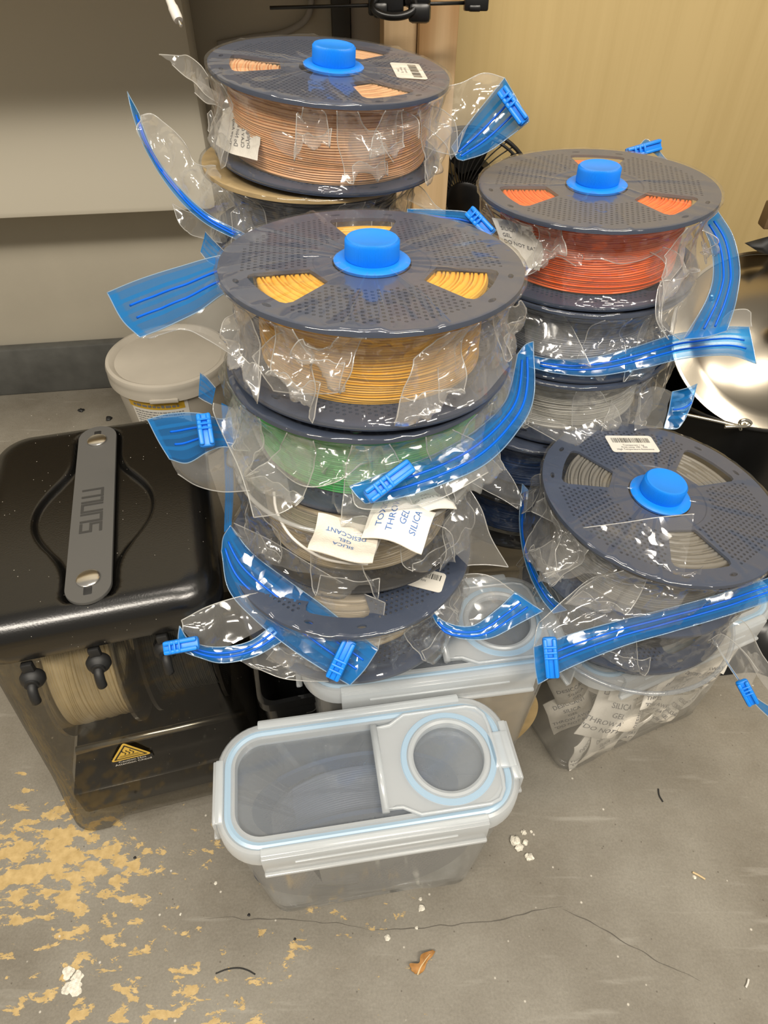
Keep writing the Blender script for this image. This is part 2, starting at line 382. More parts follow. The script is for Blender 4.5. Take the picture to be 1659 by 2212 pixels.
def frame(n, up):
    z = Vector(n).normalized(); x = (Vector(up) - z*z.dot(Vector(up))).normalized(); y = z.cross(x)
    return Matrix((x, y, z)).transposed()
# ------------------------------------------------------------------ spools
def flange_mesh(name, R=.1, windows=True, perf=True, solid=False):
    outer = [(R*math.cos(2*PI*k/144), R*math.sin(2*PI*k/144)) for k in range(144)]
    holes = [[(.0262*math.cos(2*PI*k/56), .0262*math.sin(2*PI*k/56)) for k in range(56)]]
    wins = []
    if windows:
        for a0 in (0, 2*PI/3, 4*PI/3):
            poly = []
            w = [(.0415, -.0115), (.0430, -.0125), (.0740, -.0245), (.0785, -.0238), (.0808, -.0205), (.0822, -.010), (.0827, 0), (.0822, .010), (.0808, .0205), (.0785, .0238), (.0740, .0245), (.0430, .0125), (.0415, .0115), (.0412, 0)]
            for x, y in w:
                x *= R/.1; y *= R/.1
                poly.append((x*math.cos(a0) - y*math.sin(a0), x*math.sin(a0) + y*math.cos(a0)))
            wins.append(poly); holes.append(poly)
            for da in (-.22, .22):                       # small oval slot by the rim
                cx, cy_ = .0912*R/.1*math.cos(a0+da), .0912*R/.1*math.sin(a0+da); t = a0 + da + PI/2
                holes.append([(cx + .0038*math.cos(q)*math.cos(t) - .0018*math.sin(q)*math.sin(t), cy_ + .0038*math.cos(q)*math.sin(t) + .0018*math.sin(q)*math.cos(t)) for q in [2*PI*k/10 for k in range(10)]])
    if perf:
        p = .00445; hr = .00130
        for j in range(-24, 25):
            for i in range(-24, 25):
                x = (i + (.5 if j % 2 else 0))*p; y = j*p*.9; r = math.hypot(x, y)
                if r < .0435 or r > .0880: continue
                ok = True
                for a0 in (0, 2*PI/3, 4*PI/3):
                    lx = x*math.cos(a0) + y*math.sin(a0); ly = -x*math.sin(a0) + y*math.cos(a0)
                    if lx > .035 and abs(ly) < .0035 + .0120 + (lx - .042)*.39: ok = False
                    if lx > .08 and abs(ly) < .0262: ok = False
                if ok: holes.append([(x + hr*math.cos(PI/3*k + .3), y + hr*math.sin(PI/3*k + .3)) for k in range(6)])
    rings = [[(q*math.cos(2*PI*k/72), q*math.sin(2*PI*k/72)) for k in range(72)] for q in (.0385, .0394)] + [[((R-.0032)*math.cos(2*PI*k/144), (R-.0032)*math.sin(2*PI*k/144)) for k in range(144)]]
    vs = []; edges = []; faces = []
    def add(poly, face):
        b = len(vs); vs.extend(Vector(q) for q in poly); ids = list(range(b, b+len(poly)))
        if face: faces.append(ids)
        else: edges.extend((ids[k], ids[(k+1) % len(ids)]) for k in range(len(ids)))
    add(outer, True)
    for h in holes: add(h, True)
    for g in rings: add(g, False)
    ov, oe, of, _, _, ofo = delaunay_2d_cdt(vs, edges, faces, 0, 1e-7)
    keep = [f for f, src in zip(of, ofo) if len(src) == 1 and 0 in src]
    def zt(r): return -.0011 if r < .0388 else (-.0003 if r < R-.0034 else 0.0)
    n = len(ov); V = [(v.x, v.y, zt(v.length)) for v in ov] + [(v.x, v.y, -.0034 if v.length > R-.0034 else -.0026) for v in ov]
    F = [tuple(f) for f in keep] + [tuple(reversed([i+n for i in f])) for f in keep]
    cnt = {}
    for f in keep:
        for k in range(len(f)):
            a, b = f[k], f[(k+1) % len(f)]; cnt[(a, b)] = 1
    for (a, b) in list(cnt):
        if (b, a) not in cnt: F.append((b, a, a+n, b+n))
    me = mesh(name, V, F, True); sharp(me, 30)
    me.validate(); return me
FL = {}
def get_flange(mat):
    if mat not in FL:
        perf = mat == 'flange' or mat == 'flange_black'
        base = flange_mesh('flange_' + mat, windows=mat != 'flange_gold', perf=perf); base.materials.append(M[mat]); FL[mat] = base
    return FL[mat]
def winding(name, rw, mat, parent, H, seed=0):
    rnd = random.Random(seed); prof = []; p = .00178; r0 = .030
    # lower end face, outer face, upper end face; each strand is a bump
    k = r0
    pe = .0031
    while k < rw - pe:
        prof += [(k, .0056), (k + pe*.25, .0036), (k + pe*.75, .0036)]; k += pe
    z = .0045
    zs = []
    while z < H - .0052:
        zs.append(z); z += p
    for z in zs:
        dr = rnd.uniform(-.0007, .0004)
        prof += [(rw - .0011 + dr, z), (rw + dr, z + p*.30), (rw + dr, z + p*.70)]
    k = rw - pe
    while k > r0:
        prof += [(k + pe, H - .0058), (k + pe*.75, H - .0036), (k + pe*.25, H - .0036)]; k -= pe
    prof.append((r0, H - .0042))
    ph = rnd.uniform(0, 6)
    def off(i, a, r, z):
        if .006 < z < H - .006: z += .0005*math.sin(2*a + ph + z*160) + .0004*math.sin(5*a + z*300); r += .0006*math.sin(3*a + z*90 + ph)
        else: r += .0005*math.sin(4*a + ph + r*700)
        return r, z
    return lathe(name, prof, 112, mat, parent, ang=70, off=off)
SPOOLS = {}
def normal_frame(tx, ty, spin):
    n = Vector((tx, ty, 1)).normalized(); a = Vector((0, 1, 0)).cross(n).normalized(); b = n.cross(a)
    return Matrix((a, b, n)).transposed() @ Matrix.Rotation(spin, 3, 'Z')
def spool(label, top, tilt, spin, rw, filament, f_top='flange', f_bot='flange', H=.066, R=.1, seed=0, name='filament_spool', group=None):
    rot = normal_frame(tilt[0], tilt[1], math.radians(spin)); base = Vector(top) - rot.col[2]*H
    t = thing(name, label, 'spool', base, rot, group)
    o = link('flange', get_flange(f_top), None, t); o.location = (0, 0, H); o.scale = (R/.1, R/.1, 1)
    o2 = link('flange', get_flange(f_bot), None, t); o2.location = (0, 0, .0034); o2.scale = (R/.1, R/.1, 1)
    if f_top == 'flange_gold': o['label'] = 'gold coloured top flange'
    lathe('hub', [(.0285, .001), (.0285, H-.003), (.0262, H-.003), (.0262, .001)], 56, f_bot if f_bot != 'flange_gold' else 'flange', t, close=True)
    winding('filament', rw, filament, t, H, seed)
    if f_top == 'flange_clear': tube('rim', [Vector((R*math.cos(2*PI*k/96), R*math.sin(2*PI*k/96), H-.001)) for k in range(96)], .0016, 'hem', t, 8, closed=True)  # whitish tube paints a bright highlight round the clear flange
    t_H[t.name] = (H, R, rw); return t
t_H = {}
def barcode_label(parent, ang, r, rot, H, w=.040, h=.026, txt=(), seed=1):
    """white barcode sticker on a flange; its print is a child of the sticker"""
    mm = RZ(math.radians(ang)) @ T(r, 0, H + .0004) @ RZ(math.radians(rot))
    bm = bmesh.new(); pts = rr_pts(w/2, h/2, .003, 4)
    vs = [(x, y, 0) for x, y in pts] + [(x, y, .00025) for x, y in pts]; n = len(pts)
    fs = [tuple(range(n, 2*n)), tuple(reversed(range(n)))] + [(k, (k+1) % n, n+(k+1) % n, n+k) for k in range(n)]
    st = mk('barcode_label', vs, fs, 'paper', parent, False); st.matrix_local = mm; st['label'] = 'white barcode sticker'
    rnd = random.Random(seed); vs = []; fs = []; x = -w*.40
    while x < w*.40:
        b = rnd.choice((.0003, .0005, .0008)); k = len(vs)
        vs += [(x, h*.06, .0005), (x+b, h*.06, .0005), (x+b, h*.34, .0005), (x, h*.34, .0005)]; fs.append((k, k+1, k+2, k+3)); x += b + rnd.choice((.0004, .0006, .0010))
    mk('barcode', vs, fs, 'ink', st, False)
    for i, s in enumerate(txt):
        text('print', s, .0030, 'inkgrey', st, T(0, -h*.02 - (i + .6)*h*.125, .0006))
# ------------------------------------------------------------------ bags
def ridged(p, s): return 1 - abs(noise.noise(p*s))*2
def bag(label, sp, seed, pinch=.75, flare=.006, valve=True, valve_off=(0, 0), film='film', group=None, crush=1.0):
    H, R, rw = t_H[sp.name]; mw = MW[sp.name]
    t = thing('storage_bag', label, 'bag', mw.to_translation(), mw.to_3x3(), group)
    rnd = random.Random(seed); NA = 264
    def knots(n, lo, hi):
        a = sorted(rnd.uniform(0, 2*PI) for _ in range(n)); return [(x, rnd.uniform(lo, hi), rnd.uniform(-.28, .28)) for x in a]
    K1 = knots(17, 0, 1); K2 = knots(46, 0, 1)
    def pl(K, a, z):
        n = len(K); best = None
        xs = [((k[0] + k[2]*(z-.5)) % (2*PI), k[1]) for k in K]; xs.sort()
        for i in range(n):
            x0, v0 = xs[i]; x1, v1 = xs[(i+1) % n]
            if i == n-1: x1 += 2*PI
            aa = a if a >= x0 else a + 2*PI
            if x0 <= aa <= x1:
                q = (aa-x0)/max(1e-6, x1-x0); return v0 + (v1-v0)*q
        return xs[0][1]
    top_r = [.0225, .030, .036, .042, .050, .058, .066, .074, .082, .089, .094, .098]
    rows = [('t', r*R/.1) for r in top_r] + [('r', 0), ('r', 1)] + [('s', k/26) for k in range(27)] + [('b', 0), ('b', 1), ('b', 2)]
    off = Vector((seed*3.1, seed*1.7, 0)); vs = []
    for kind, q in rows:
        for k in range(NA):
            a = 2*PI*k/NA; ca, sa = math.cos(a), math.sin(a)
            if kind == 't':
                p = Vector((q*ca, q*sa, H + .0008))
                f = ridged(Vector((ca*2.6, sa*2.6, q*7)) + off, 1.0); g = ridged(p*26 + off, 1.0)
                p.z += max(0, f - .72)*.0060 + max(0, g - .75)*.0040; vs.append(p)
            elif kind == 'r':
                w = ridged(Vector((a*6, seed, 0)), 1.0)*.0012
                vs.append(Vector(((R + .0012 + abs(w))*ca, (R + .0012 + abs(w))*sa, H + (.0008 if q == 0 else -.0030))))
            elif kind == 's':
                z = H - .004 - (H - .007)*q; f1 = pl(K1, a, q); f2 = pl(K2, a, q)
                depth = (R - rw - .0025)*pinch
                b = max(0, math.sin(PI*q))**.55
                m = .25 + .75*(1 - .62*f1 - .30*f2)
                r = R + .0012 - depth*b*m + flare*b*max(0, f1-.55)*2.4*crush
                p = Vector((r*ca, r*sa, z)); nn = noise.noise(p*48 + off)*.0030*b + (ridged(p*34 + off, 1.0) - .4)*.0042*b*crush + (ridged(p*85 + off, 1.0) - .4)*.0012*b
                r = max(rw + .0016, r + nn); vs.append(Vector((r*ca, r*sa, z)))
            else:
                r = (R + .001, R*.93, R*.75)[q]; vs.append(Vector((r*ca, r*sa, (.0018, -.0006, -.0006)[q])))
    fs = []
    for i in range(len(rows)-1):
        for k in range(NA):
            k2 = (k+1) % NA; fs.append((i*NA+k, (i+1)*NA+k, (i+1)*NA+k2, i*NA+k2))
    me = mesh('film', vs, fs, True, [0 if 14 <= i < len(rows)-3 else 1 for i in range(len(rows)-1) for k in range(NA)])
    me.materials.append(M[film]); me.materials.append(M['film_taut']); fo = bpy.data.objects.new('film', me); COL.objects.link(fo); fo.parent = t
    if valve:
        x, y = valve_off
        vb = lathe('valve_base', [(.0, H-.001), (.0250, H-.001), (.0255, H+.0008), (.0235, H+.0022), (.0205, H+.0022), (.0, H+.0022)], 64, 'blue', t, loc=(x, y, 0))
        prof = [(.0, H+.0023), (.0176, H+.0023), (.0178, H+.0035), (.0176, H+.0140), (.0166, H+.0154), (.0150, H+.0156), (.0138, H+.0150), (0, H+.0150)]
        def kn(i, a, r, z):
            if 1 < i < 4: r += .00030*(1 if round(a/(2*PI)*240) % 2 else -1)
            return r, z
        lathe('valve_cap', prof, 240, 'blue', t, loc=(x, y, 0), ang=50, off=kn)
    return t
def sheet_grid(rows, nu, nv, amp=0, seed=0, scale=30, bulge=0):
    R_ = [catmull(r, nu) for r in rows]; G = []
    cols = [catmull([r[i] for r in R_], nv) for i in range(nu)]
    off = Vector((seed*2.3, seed*.7, seed*1.1)); pts = [[cols[i][j].copy() for i in range(nu)] for j in range(nv)]
    if amp or bulge:
        out = [[None]*nu for _ in range(nv)]
        for j in range(nv):
            for i in range(nu):
                a = pts[j][min(i+1, nu-1)] - pts[j][max(i-1, 0)]; b = pts[min(j+1, nv-1)][i] - pts[max(j-1, 0)][i]
                n = a.cross(b); n = n.normalized() if n.length > 1e-12 else Vector((0, 0, 1))
                p = pts[j][i]; e = max(0, math.sin(PI*j/(nv-1)))**.5 if nv > 2 else 1
                d = (noise.noise(p*scale + off) + .8*(ridged(p*scale*1.3 + off, 1.0) - .5))*amp*(.25 + .75*e) + bulge*math.sin(PI*j/(nv-1))
                out[j][i] = p + n*d
        pts = out
    return pts
def P3(l): return [pd(*q) for q in l]
def sheet(name, parent, rows, mat='flap', nu=36, nv=14, amp=.0025, seed=0, scale=30, bulge=0, glint_rows=(), hem=None, ends=()):
    """film or ribbon through the given 3D polylines (world), with thin pale tubes along rows / ends painting the light edges catch"""
    G = sheet_grid(rows, nu, nv, amp, seed, scale, bulge); iv = inv(parent)
    vs = [iv @ p for r in G for p in r]; fs = [(j*nu+i, j*nu+i+1, (j+1)*nu+i+1, (j+1)*nu+i) for j in range(nv-1) for i in range(nu-1)]
    mi = [0]*len(fs)
    lines = [[iv @ p for p in G[0 if h == 0 else nv-1]] for h in glint_rows] + [[iv @ G[j][0 if e == 0 else nu-1] for j in range(nv)] for e in ends]
    for ln in lines:
        b = len(fs); tube_data(ln, .00042, 5, vs, fs); mi += [1]*(len(fs) - b)
    me = mesh(name, vs, fs, True, mi)
    if mat == 'zip':
        ul = me.uv_layers.new(name='UVMap'); vi = np.empty(len(me.loops), int); me.loops.foreach_get('vertex_index', vi); g = np.minimum(vi, nu*nv - 1)
        ul.data.foreach_set('uv', np.stack([np.where(vi < nu*nv, (g % nu)/(nu-1), .5), np.where(vi < nu*nv, (g//nu)/(nv-1), .02)], 1).astype(np.float32).ravel())
    me.materials.append(M[mat]); me.materials.append(M[hem or 'hem'])
    o = bpy.data.objects.new(name, me); COL.objects.link(o); o.parent = parent
    return o, G
def zip_strip(bag_, rows, tracks=(.36, .62), nu=56, nv=13, amp=.0012, seed=0, name='zip_strip', bulge=0, t0=.06, t1=.97, clear_hem=True):
    o, G = sheet(name, bag_, rows, 'zip', nu, nv, amp, seed, 24, bulge, glint_rows=(0, 1), ends=(0, 1), hem='zip_hem_glint')
    iv = inv(bag_)
    for tv in tracks:
        for dv in (0,):
            j = tv*(nv-1); j0 = int(j); q = j - j0; pts = []
            for i in range(int(t0*(nu-1)), int(t1*(nu-1))+1):
                p = G[j0][i].lerp(G[min(j0+1, nv-1)][i], q); pts.append(iv @ p)
            vs, fs = tube_data(pts, .0009, 6); mk('zip_track', vs, fs, 'track', o)
    return o, G
def slider(bag_, a, b, up, width=.011):
    """blue clip that rides on the zip: from a to b (world), 'up' faces the viewer"""
    a, b = Vector(a), Vector(b); L = (b-a).length; x = (b-a).normalized(); z = Vector(up); z = (z - x*z.dot(x)).normalized(); y = z.cross(x)
    mw = Matrix((x, y, z)).transposed().to_4x4(); mw.translation = (a+b)/2; mw = inv(bag_) @ mw
    bm = bmesh.new(); w = width/2
    add_box(bm, (-L/2, -w, -.0035), (L/2, w, .0022), .0022)
    for s in (-1, 1): add_box(bm, (-L/2+.001, s*w*.62-.0017, -.003), (L/2-.001, s*w*.62+.0017, .0048), .0014)
    for k in range(3): add_box(bm, (-L*.30 + k*L*.13, -w*.9, .002), (-L*.30 + k*L*.13 + L*.06, w*.9, .0054), .0008)
    bm.transform(mw); return bmobj('zip_slider', bm, 'blue', bag_)
def folds(bag_, sp, spec, seed, mat='flap'):
    """loose folds of film hanging from the rim of a bagged spool; spec: (degrees off the viewing side, half width, low end 0..1, stand-off)"""
    H, R, rw = t_H[sp.name]; mw = MW[sp.name]; c = mw.inverted() @ Vector((0, 0, CH)); a0 = math.atan2(c.y, c.x); rnd = random.Random(seed)
    def pt(a, r, z): return mw @ Vector((r*math.cos(a0 + a), r*math.sin(a0 + a), z))
    for n_, (deg, hw, low, so) in enumerate(spec):
        a = math.radians(deg); w = math.radians(hw); sk = rnd.uniform(-.28, .28); rows = []
        zt, zb = H - .004, H*low
        for q, (rr, wk) in enumerate(((R + .0008, .55), (R - (R-rw)*.45 + so*.3, .85), (R - (R-rw)*.25 + so*.8, 1.0), (R + so, 1.05))):
            z = zt + (zb - zt)*q/3; row = []; tl = rnd.uniform(-.010, .010)
            for k in range(6):
                u = -1 + 2*k/5; row.append(pt(a + sk*q/3 + u*w*wk*(1 + .25*math.sin(k*2.1 + n_)), rr + rnd.uniform(-.0035, .0045)*(q > 0), max(.001, z + (rnd.uniform(-.004, .004) + tl*u)*q/3*1.6)))
            rows.append(row)
        curl = [pt(a + sk + (-1 + 2*k/5)*w, R + so - .006 - rnd.uniform(0, .004), zb + .005 + rnd.uniform(-.002, .004)) for k in range(6)]
        rows.append(curl)
        sheet('film', bag_, rows, mat, 34, 22, .0032, seed*17 + n_, 45, glint_rows=(1,), ends=(0, 1))
VIEW = lambda p: (Vector((0, 0, CH)) - Vector(p)).normalized()
# ================================================================== the setting
WY = math.radians(8.0)                                   # the room's back wall runs at 8 degrees to the picture
WM = T(-.644, 1.117, 0) @ RZ(WY)                         # wall frame: x along the wall, -y into the room
def struct(name, lo, hi, mat, bev=.002, mw=WM, parent=None):
    o = box(name, lo, hi, mat, parent, bev); o.matrix_world = mw; MW[o.name] = mw
    if parent is None: tag(o, kind='structure')
    return o
def wx(u, v, y):                                         # pixel -> wall frame, on the plane y of that frame
    iw = WM.inverted(); o = iw @ Vector((0, 0, CH)); d = iw.to_3x3() @ ray(u, v); k = (y - o.y)/d.y; return o + d*k
fl = mk('floor', [(-3, -2.2, 0), (3, -2.2, 0), (3, 2.2, 0), (-3, 2.2, 0), (-3, -2.2, -.1), (3, -2.2, -.1), (3, 2.2, -.1), (-3, 2.2, -.1)], [(0, 1, 2, 3), (7, 6, 5, 4), (4, 5, 1, 0), (5, 6, 2, 1), (6, 7, 3, 2), (7, 4, 0, 3)], 'floor', smooth=False); tag(fl, kind='structure')
struct('wall_back', (-1.6, 0, 0), (2.2, .1, 2.0), 'wall')
bb = struct('baseboard_back', (-1.6, -.022, 0), (wx(700, 760, -.02).x + .1, 0, wx(240, 742, -.022).z), 'base', .004)
pa = wx(441, 273, -.085).x
pn = struct('trim_1', (-1.6, -.085, wx(200, 469, -.085).z), (pa, -.0, 1.1), 'panel', .012)
struct('trim_2', (wx(717, 40, -.02).x, -.02, 0), (wx(757, 40, -.02).x, 0, 1.4), 'darktrim', .003)
struct('trim_3', (wx(757, 40, -.01).x, -.012, 0), (wx(900, 40, -.01).x, 0, 1.4), 'palegrey', .002)
sy = -.17
stx0, stx1, stm = wx(868, 100, sy).x, wx(996, 30, sy).x, wx(908, 100, sy).x
st = thing('wall_stud', 'bare pine stud standing upright at the left edge of the pale plywood', 'post', WM @ Vector(((stx0+stx1)/2 + .01, sy, 0)), WM.to_3x3())
box('board', (-(stx1-stx0)/2 + .012, .001, 0), ((stx1-stx0)/2 - .012, .040, 1.3), 'stud', st, .002)
box('board', (-(stx1-stx0)/2 - .032, .012, 0), (-(stx1-stx0)/2 + .0115, .052, 1.3), 'stud', st, .002)
struct('wall_right', (stx1 - .06, -.05, 0), (2.2, -.032, 1.7), 'ply', .001)
# workbench overhead: only its shade reaches the picture
wb = thing('workbench', 'workbench whose underside shades the upper part of the grey wall', 'table', WM @ Vector((-.35, -.2, 0)), WM.to_3x3())
box('table_top', (-1.4, -.16, .735), (.99, .19, .765), 'ply', wb, .002)
for x in (-1.35, -.9): box('leg', (x, .10, 0), (x + .04, .14, .735), 'darktrim', wb, .002)
# cables and clamp hanging under the bench
ct = thing('charging_cable', 'white cable with a slim barrel plug hanging from above at the top edge', 'cable', pd(365, 0, .54))
tube('cable', [inv(ct) @ p for p in (pd(340, -110, .54), pd(350, -50, .54), pd(364, 0, .54), pd(369, 8, .54))], .0016, 'whiteplastic', ct)
a, b = pd(364, -6, .54), pd(384, 40, .54); d = (b-a).normalized(); pl_ = [(0, 0), (.0042, 0), (.0048, .004), (.0052, .012), (.0060, .014), (.0060, .026), (.0052, .030), (0, .0302)]; pl_ = [(r*.68, z*.68) for r, z in pl_]
o = lathe('plug', pl_, 24, 'whiteplastic', ct); o.matrix_local = inv(ct) @ Matrix.LocRotScale(a, d.to_track_quat('Z', 'Y'), None)
o = lathe('plug_tip', [(0, .0204), (.0014, .0204), (.0014, .0252), (.0009, .0257), (0, .0257)], 16, 'wire', ct); o.matrix_local = inv(ct) @ Matrix.LocRotScale(a, d.to_track_quat('Z', 'Y'), None)
wc = tube('wall_cable', [WM @ (wx(*q, -.008)) for q in ((668, -60), (672, 0), (664, 36), (640, 58), (600, 74), (540, 82), (470, 96))], .0045, 'palegrey', n=40)
tag(wc, 'pale grey cable drooping along the dark wall behind the stacks', 'cable')
cl = thing('clamp_arm', 'black metal rod carrying black plastic clamps at the top edge of the picture', 'clamp', pd(850, 15, .78))
iv = inv(cl); D = .78
a, b = iv @ pd(583, 17, D), iv @ pd(1010, 6, D); tube('rod', [a, b], .0019, 'blackmetal', cl, 12, 6)
bm = bmesh.new(); R3 = frame(VIEW(pd(850, 15, D)), (1, 0, 0)).to_4x4(); px = D/CF
def cb(x0, y0, x1, y1, dz, bev=.003, bm=None):
    c = iv @ pd((x0+x1)/2, (y0+y1)/2, D - dz/2); add_box(bm, (-(x1-x0)/2*px, -(y1-y0)/2*px, -dz), ((x1-x0)/2*px, (y1-y0)/2*px, dz), bev, T(*c) @ R3)
cb(796, -40, 872, 26, .012, bm=bm); cb(806, 8, 838, 36, .011, .004, bm=bm); bmobj('clamp_block', bm, 'black', cl)
bm = bmesh.new(); cb(882, 10, 930, 46, .010, .005, bm=bm); cb(872, -30, 930, 12, .013, .006, bm=bm); bmobj('clamp_knob', bm, 'black', cl)
bm = bmesh.new(); cb(1003, -12, 1054, 20, .010, .002, bm=bm); cb(1012, 12, 1038, 24, .008, .002, bm=bm); bmobj('rod_end', bm, 'black', cl)
ring = [iv @ (pd(852 + 46*math.cos(t_), 12 + 24*math.sin(t_), D - .012)) for t_ in [2*PI*k/40 for k in range(40)]]
tube('clamp_ring', ring, .0042, 'black', cl, 10, closed=True)
# fan behind the stud
fc = pd(1008, 420, 1.09); fr = frame(VIEW(fc) + Vector((-.1, -.1, -.55)), (1, 0, 0)); fn = thing('desk_fan', 'black wire-cage fan half hidden behind the stud and the orange stack', 'fan', fc, fr)
RF = .105
for zz, rr in ((.0, RF), (.012, RF*.97)): tube('cage_ring', [Vector((rr*math.cos(q), rr*math.sin(q), zz)) for q in [2*PI*k/64 for k in range(64)]], .0032 if zz == 0 else .0022, 'blackmetal', fn, 8, closed=True)
vs, fs = [], []
for k in range(54):
    q = 2*PI*k/54; pts = [Vector((r_*math.cos(q + .5*(1 - r_/RF)), r_*math.sin(q + .5*(1 - r_/RF)), .02*(1 - (r_/RF)**2))) for r_ in (.03, .05, .07, .09, RF)]
    tube_data(catmull(pts, 9), .0010, 5, vs, fs)
tag(mk('cage_wires', vs, fs, 'blackmetal', fn), kind='stuff')
lathe('cage_hub', [(0, .024), (.026, .023), (.031, .019), (.031, .015), (0, .015)], 40, 'black', fn)
for k in range(4):
    bvs = []
    for i in range(7):
        for j in range(6):
            r_ = .028 + .064*i/6; q = k*PI/2 + (j/5 - .5)*(.9 + .3*i/6) + .25*i/6; bvs.append((r_*math.cos(q), r_*math.sin(q), -.02 + .018*(j/5 - .5)))
    mk('blade', bvs, [(i*6+j, i*6+j+1, (i+1)*6+j+1, (i+1)*6+j) for i in range(6) for j in range(5)], 'black', fn)
lathe('motor', [(0, -.035), (.034, -.035), (.036, -.06), (.03, -.085), (0, -.09)], 40, 'black', fn)
base_l = inv(fn) @ Vector((fc.x + .01, fc.y + .035, 0)); up_l = fr.transposed() @ Vector((0, 0, 1))
tube('stand', [base_l, Vector((0, 0, -.06))], .013, 'black', fn, 14, 4)
o = lathe('foot', [(0, .022), (.055, .018), (.068, .004), (.068, 0), (0, 0)], 40, 'black', fn); o.matrix_local = inv(fn) @ T(fc.x + .01, fc.y + .035, 0)
# ------------------------------------------------------------------ pail
pc = (-.357, .968, 0); pl = thing('pail', 'off-white plastic pail with a lid and yellow label by the grey plinth', 'pail', pc)
lathe('body', [(0, .002), (.078, .002), (.081, .006), (.0945, .148), (.0925, .148), (.079, .008), (0, .006)], 72, 'pail', pl)
lathe('lid', [(0, .160), (.086, .160), (.0895, .1645), (.0935, .1668), (.0985, .1655), (.1005, .160), (.0995, .156), (.1005, .150), (.1005, .138), (.0975, .1365), (.0965, .150), (.0, .155)], 96, 'pail', pl)
def wrap(r0, r1, z0, z1, a0, a1, n=20):
    vs = []
    for k in range(n+1):
        a = a0 + (a1-a0)*k/n; vs += [(r0*math.cos(a), r0*math.sin(a), z0), (r1*math.cos(a), r1*math.sin(a), z1)]
    return vs, [(2*k, 2*k+2, 2*k+3, 2*k+1) for k in range(n)]
def pr_(z): return .081 + (z-.006)*(.0135/.142) + .0005
aa0, aa1 = -2.16, -1.15
v, f = wrap(pr_(.02), pr_(.133), .02, .133, aa0 + .03, aa1 + .06); lab = mk('label', v, f, 'paper', pl); lab['label'] = 'printed paper label with a yellow band'
v, f = wrap(pr_(.119)+.0004, pr_(.133)+.0004, .119, .133, aa0, aa1); yb = mk('yellow_band', v, f, 'pailyellow', lab)
rnd = random.Random(5); vs, fs = [], []
for i in range(8):
    z = .112 - i*.0052; a = aa0 + .08
    while a < aa1 - .06:
        da = rnd.uniform(.02, .07); v, f = wrap(pr_(z)+.0005, pr_(z)+.0005, z, z + .0016, a, min(aa1 - .03, a + da), 2); b0 = len(vs); vs += v; fs += [tuple(b0+q for q in ff) for ff in f]; a += da + .014
mk('small_print', vs, fs, 'inkgrey', lab)
vs, fs = [], []; a = aa0 + .10
while a < aa1 - .08:
    da = rnd.uniform(.03, .09); v, f = wrap(pr_(.126)+.0009, pr_(.126)+.0009, .1235, .1235 + rnd.uniform(.003, .005), a, a + da, 2); b0 = len(vs); vs += v; fs += [tuple(b0+q for q in ff) for ff in f]; a += da + .02
mk('band_print', vs, fs, 'inkgrey', lab)
bm = bmesh.new(); add_box(bm, (-.022, -.1018, .1375), (.022, -.0985, .1445), .0012, RZ(.12)); bmobj('lid_tab', bm, 'pail', pl)
# ------------------------------------------------------------------ pot with leaning lid
pot = thing('cooking_pot', 'black enamel pot with a wire bail behind the tilted grey spool', 'pot', (.555, .895, 0))
PR, PH = .150, .185
lathe('body', [(0, .002), (.125, .002), (.138, .012), (PR-.002, PH-.004), (PR+.003, PH), (PR+.002, PH+.002), (PR-.004, PH), (PR-.006, PH-.006), (.134, .016), (0, .006)], 96, 'black', pot)
lathe('rim', [(PR+.0035, PH-.001), (PR+.0042, PH+.0012), (PR+.0035, PH+.003), (PR+.0025, PH+.003)], 96, 'rubber', pot, close=True)
iv = inv(pot); hk = pz(1608, 915, PH + .012)
tube('bail', [iv @ p for p in (pz(1470, 893, PH + .02), pz(1540, 908, PH + .016), pz(1600, 921, PH + .012), hk)], .0021, 'wire', pot, 10, 20)
tube('bail_hook', [iv @ p for p in (pz(1565, 922, PH+.012), pz(1590, 921, PH+.013), pz(1612, 920, PH+.012), pz(1622, 914, PH + .016), pz(1610, 907, PH+.022), pz(1598, 912, PH+.018), pz(1600, 928, PH+.004))], .0024, 'wire', pot, 10, 40)
lt = normal_frame(-.044, -.69, 0); ld = thing('pot_lid', 'round polished steel lid leaning on the black pot', 'lid', (.561, .876, .25), lt)
LR = .140
lathe('dome', [(0, .030), (.030, .0285), (.060, .024), (.090, .016), (.112, .006), (.120, .001), (LR-.003, 0), (LR, -.001), (LR, -.003), (.119, -.0015), (.09, .013), (0, .027)], 128, 'steel', ld)
lathe('rim', [(LR-.001, -.0035), (LR+.0028, -.0025), (LR+.003, .0005), (LR-.001, .0012)], 128, 'wire', ld, close=True)
lathe('knob', [(0, .030), (.016, .030), (.0175, .033), (.012, .038), (.011, .044), (.018, .050), (.022, .058), (.018, .064), (.008, .067), (0, .0675)], 48, 'chrome', ld)
o = lathe('rivet', [(0, .004), (.003, .0035), (.0045, .001), (.0045, 0), (0, 0)], 20, 'chrome', ld, loc=(0, 0, 0)); o.location = (-.082, .066, .0125)
# dark things at the right edge
kb = thing('black_cloth_corner', 'black pointed scrap of fabric poking in beside the pot lid', 'fabric', py(1650, 540, .99))
iv = inv(kb); mk('cloth', [iv @ p for p in (py(1608, 525, .98), py(1640, 516, .99), py(1700, 500, 1.0), py(1720, 560, 1.0), py(1668, 552, .985), py(1640, 545, .97), py(1650, 535, .955))], [(0, 6, 1), (1, 6, 2), (2, 6, 4, 3), (0, 5, 6), (5, 4, 6)], 'rubber', kb)
pk = thing('plank', 'brown plank end entering from the right edge above the black scrap', 'plank', py(1641, 490, 1.0))
box('board', (0, -.012, 0), (.30, .012, .035), 'plank', pk, .003)
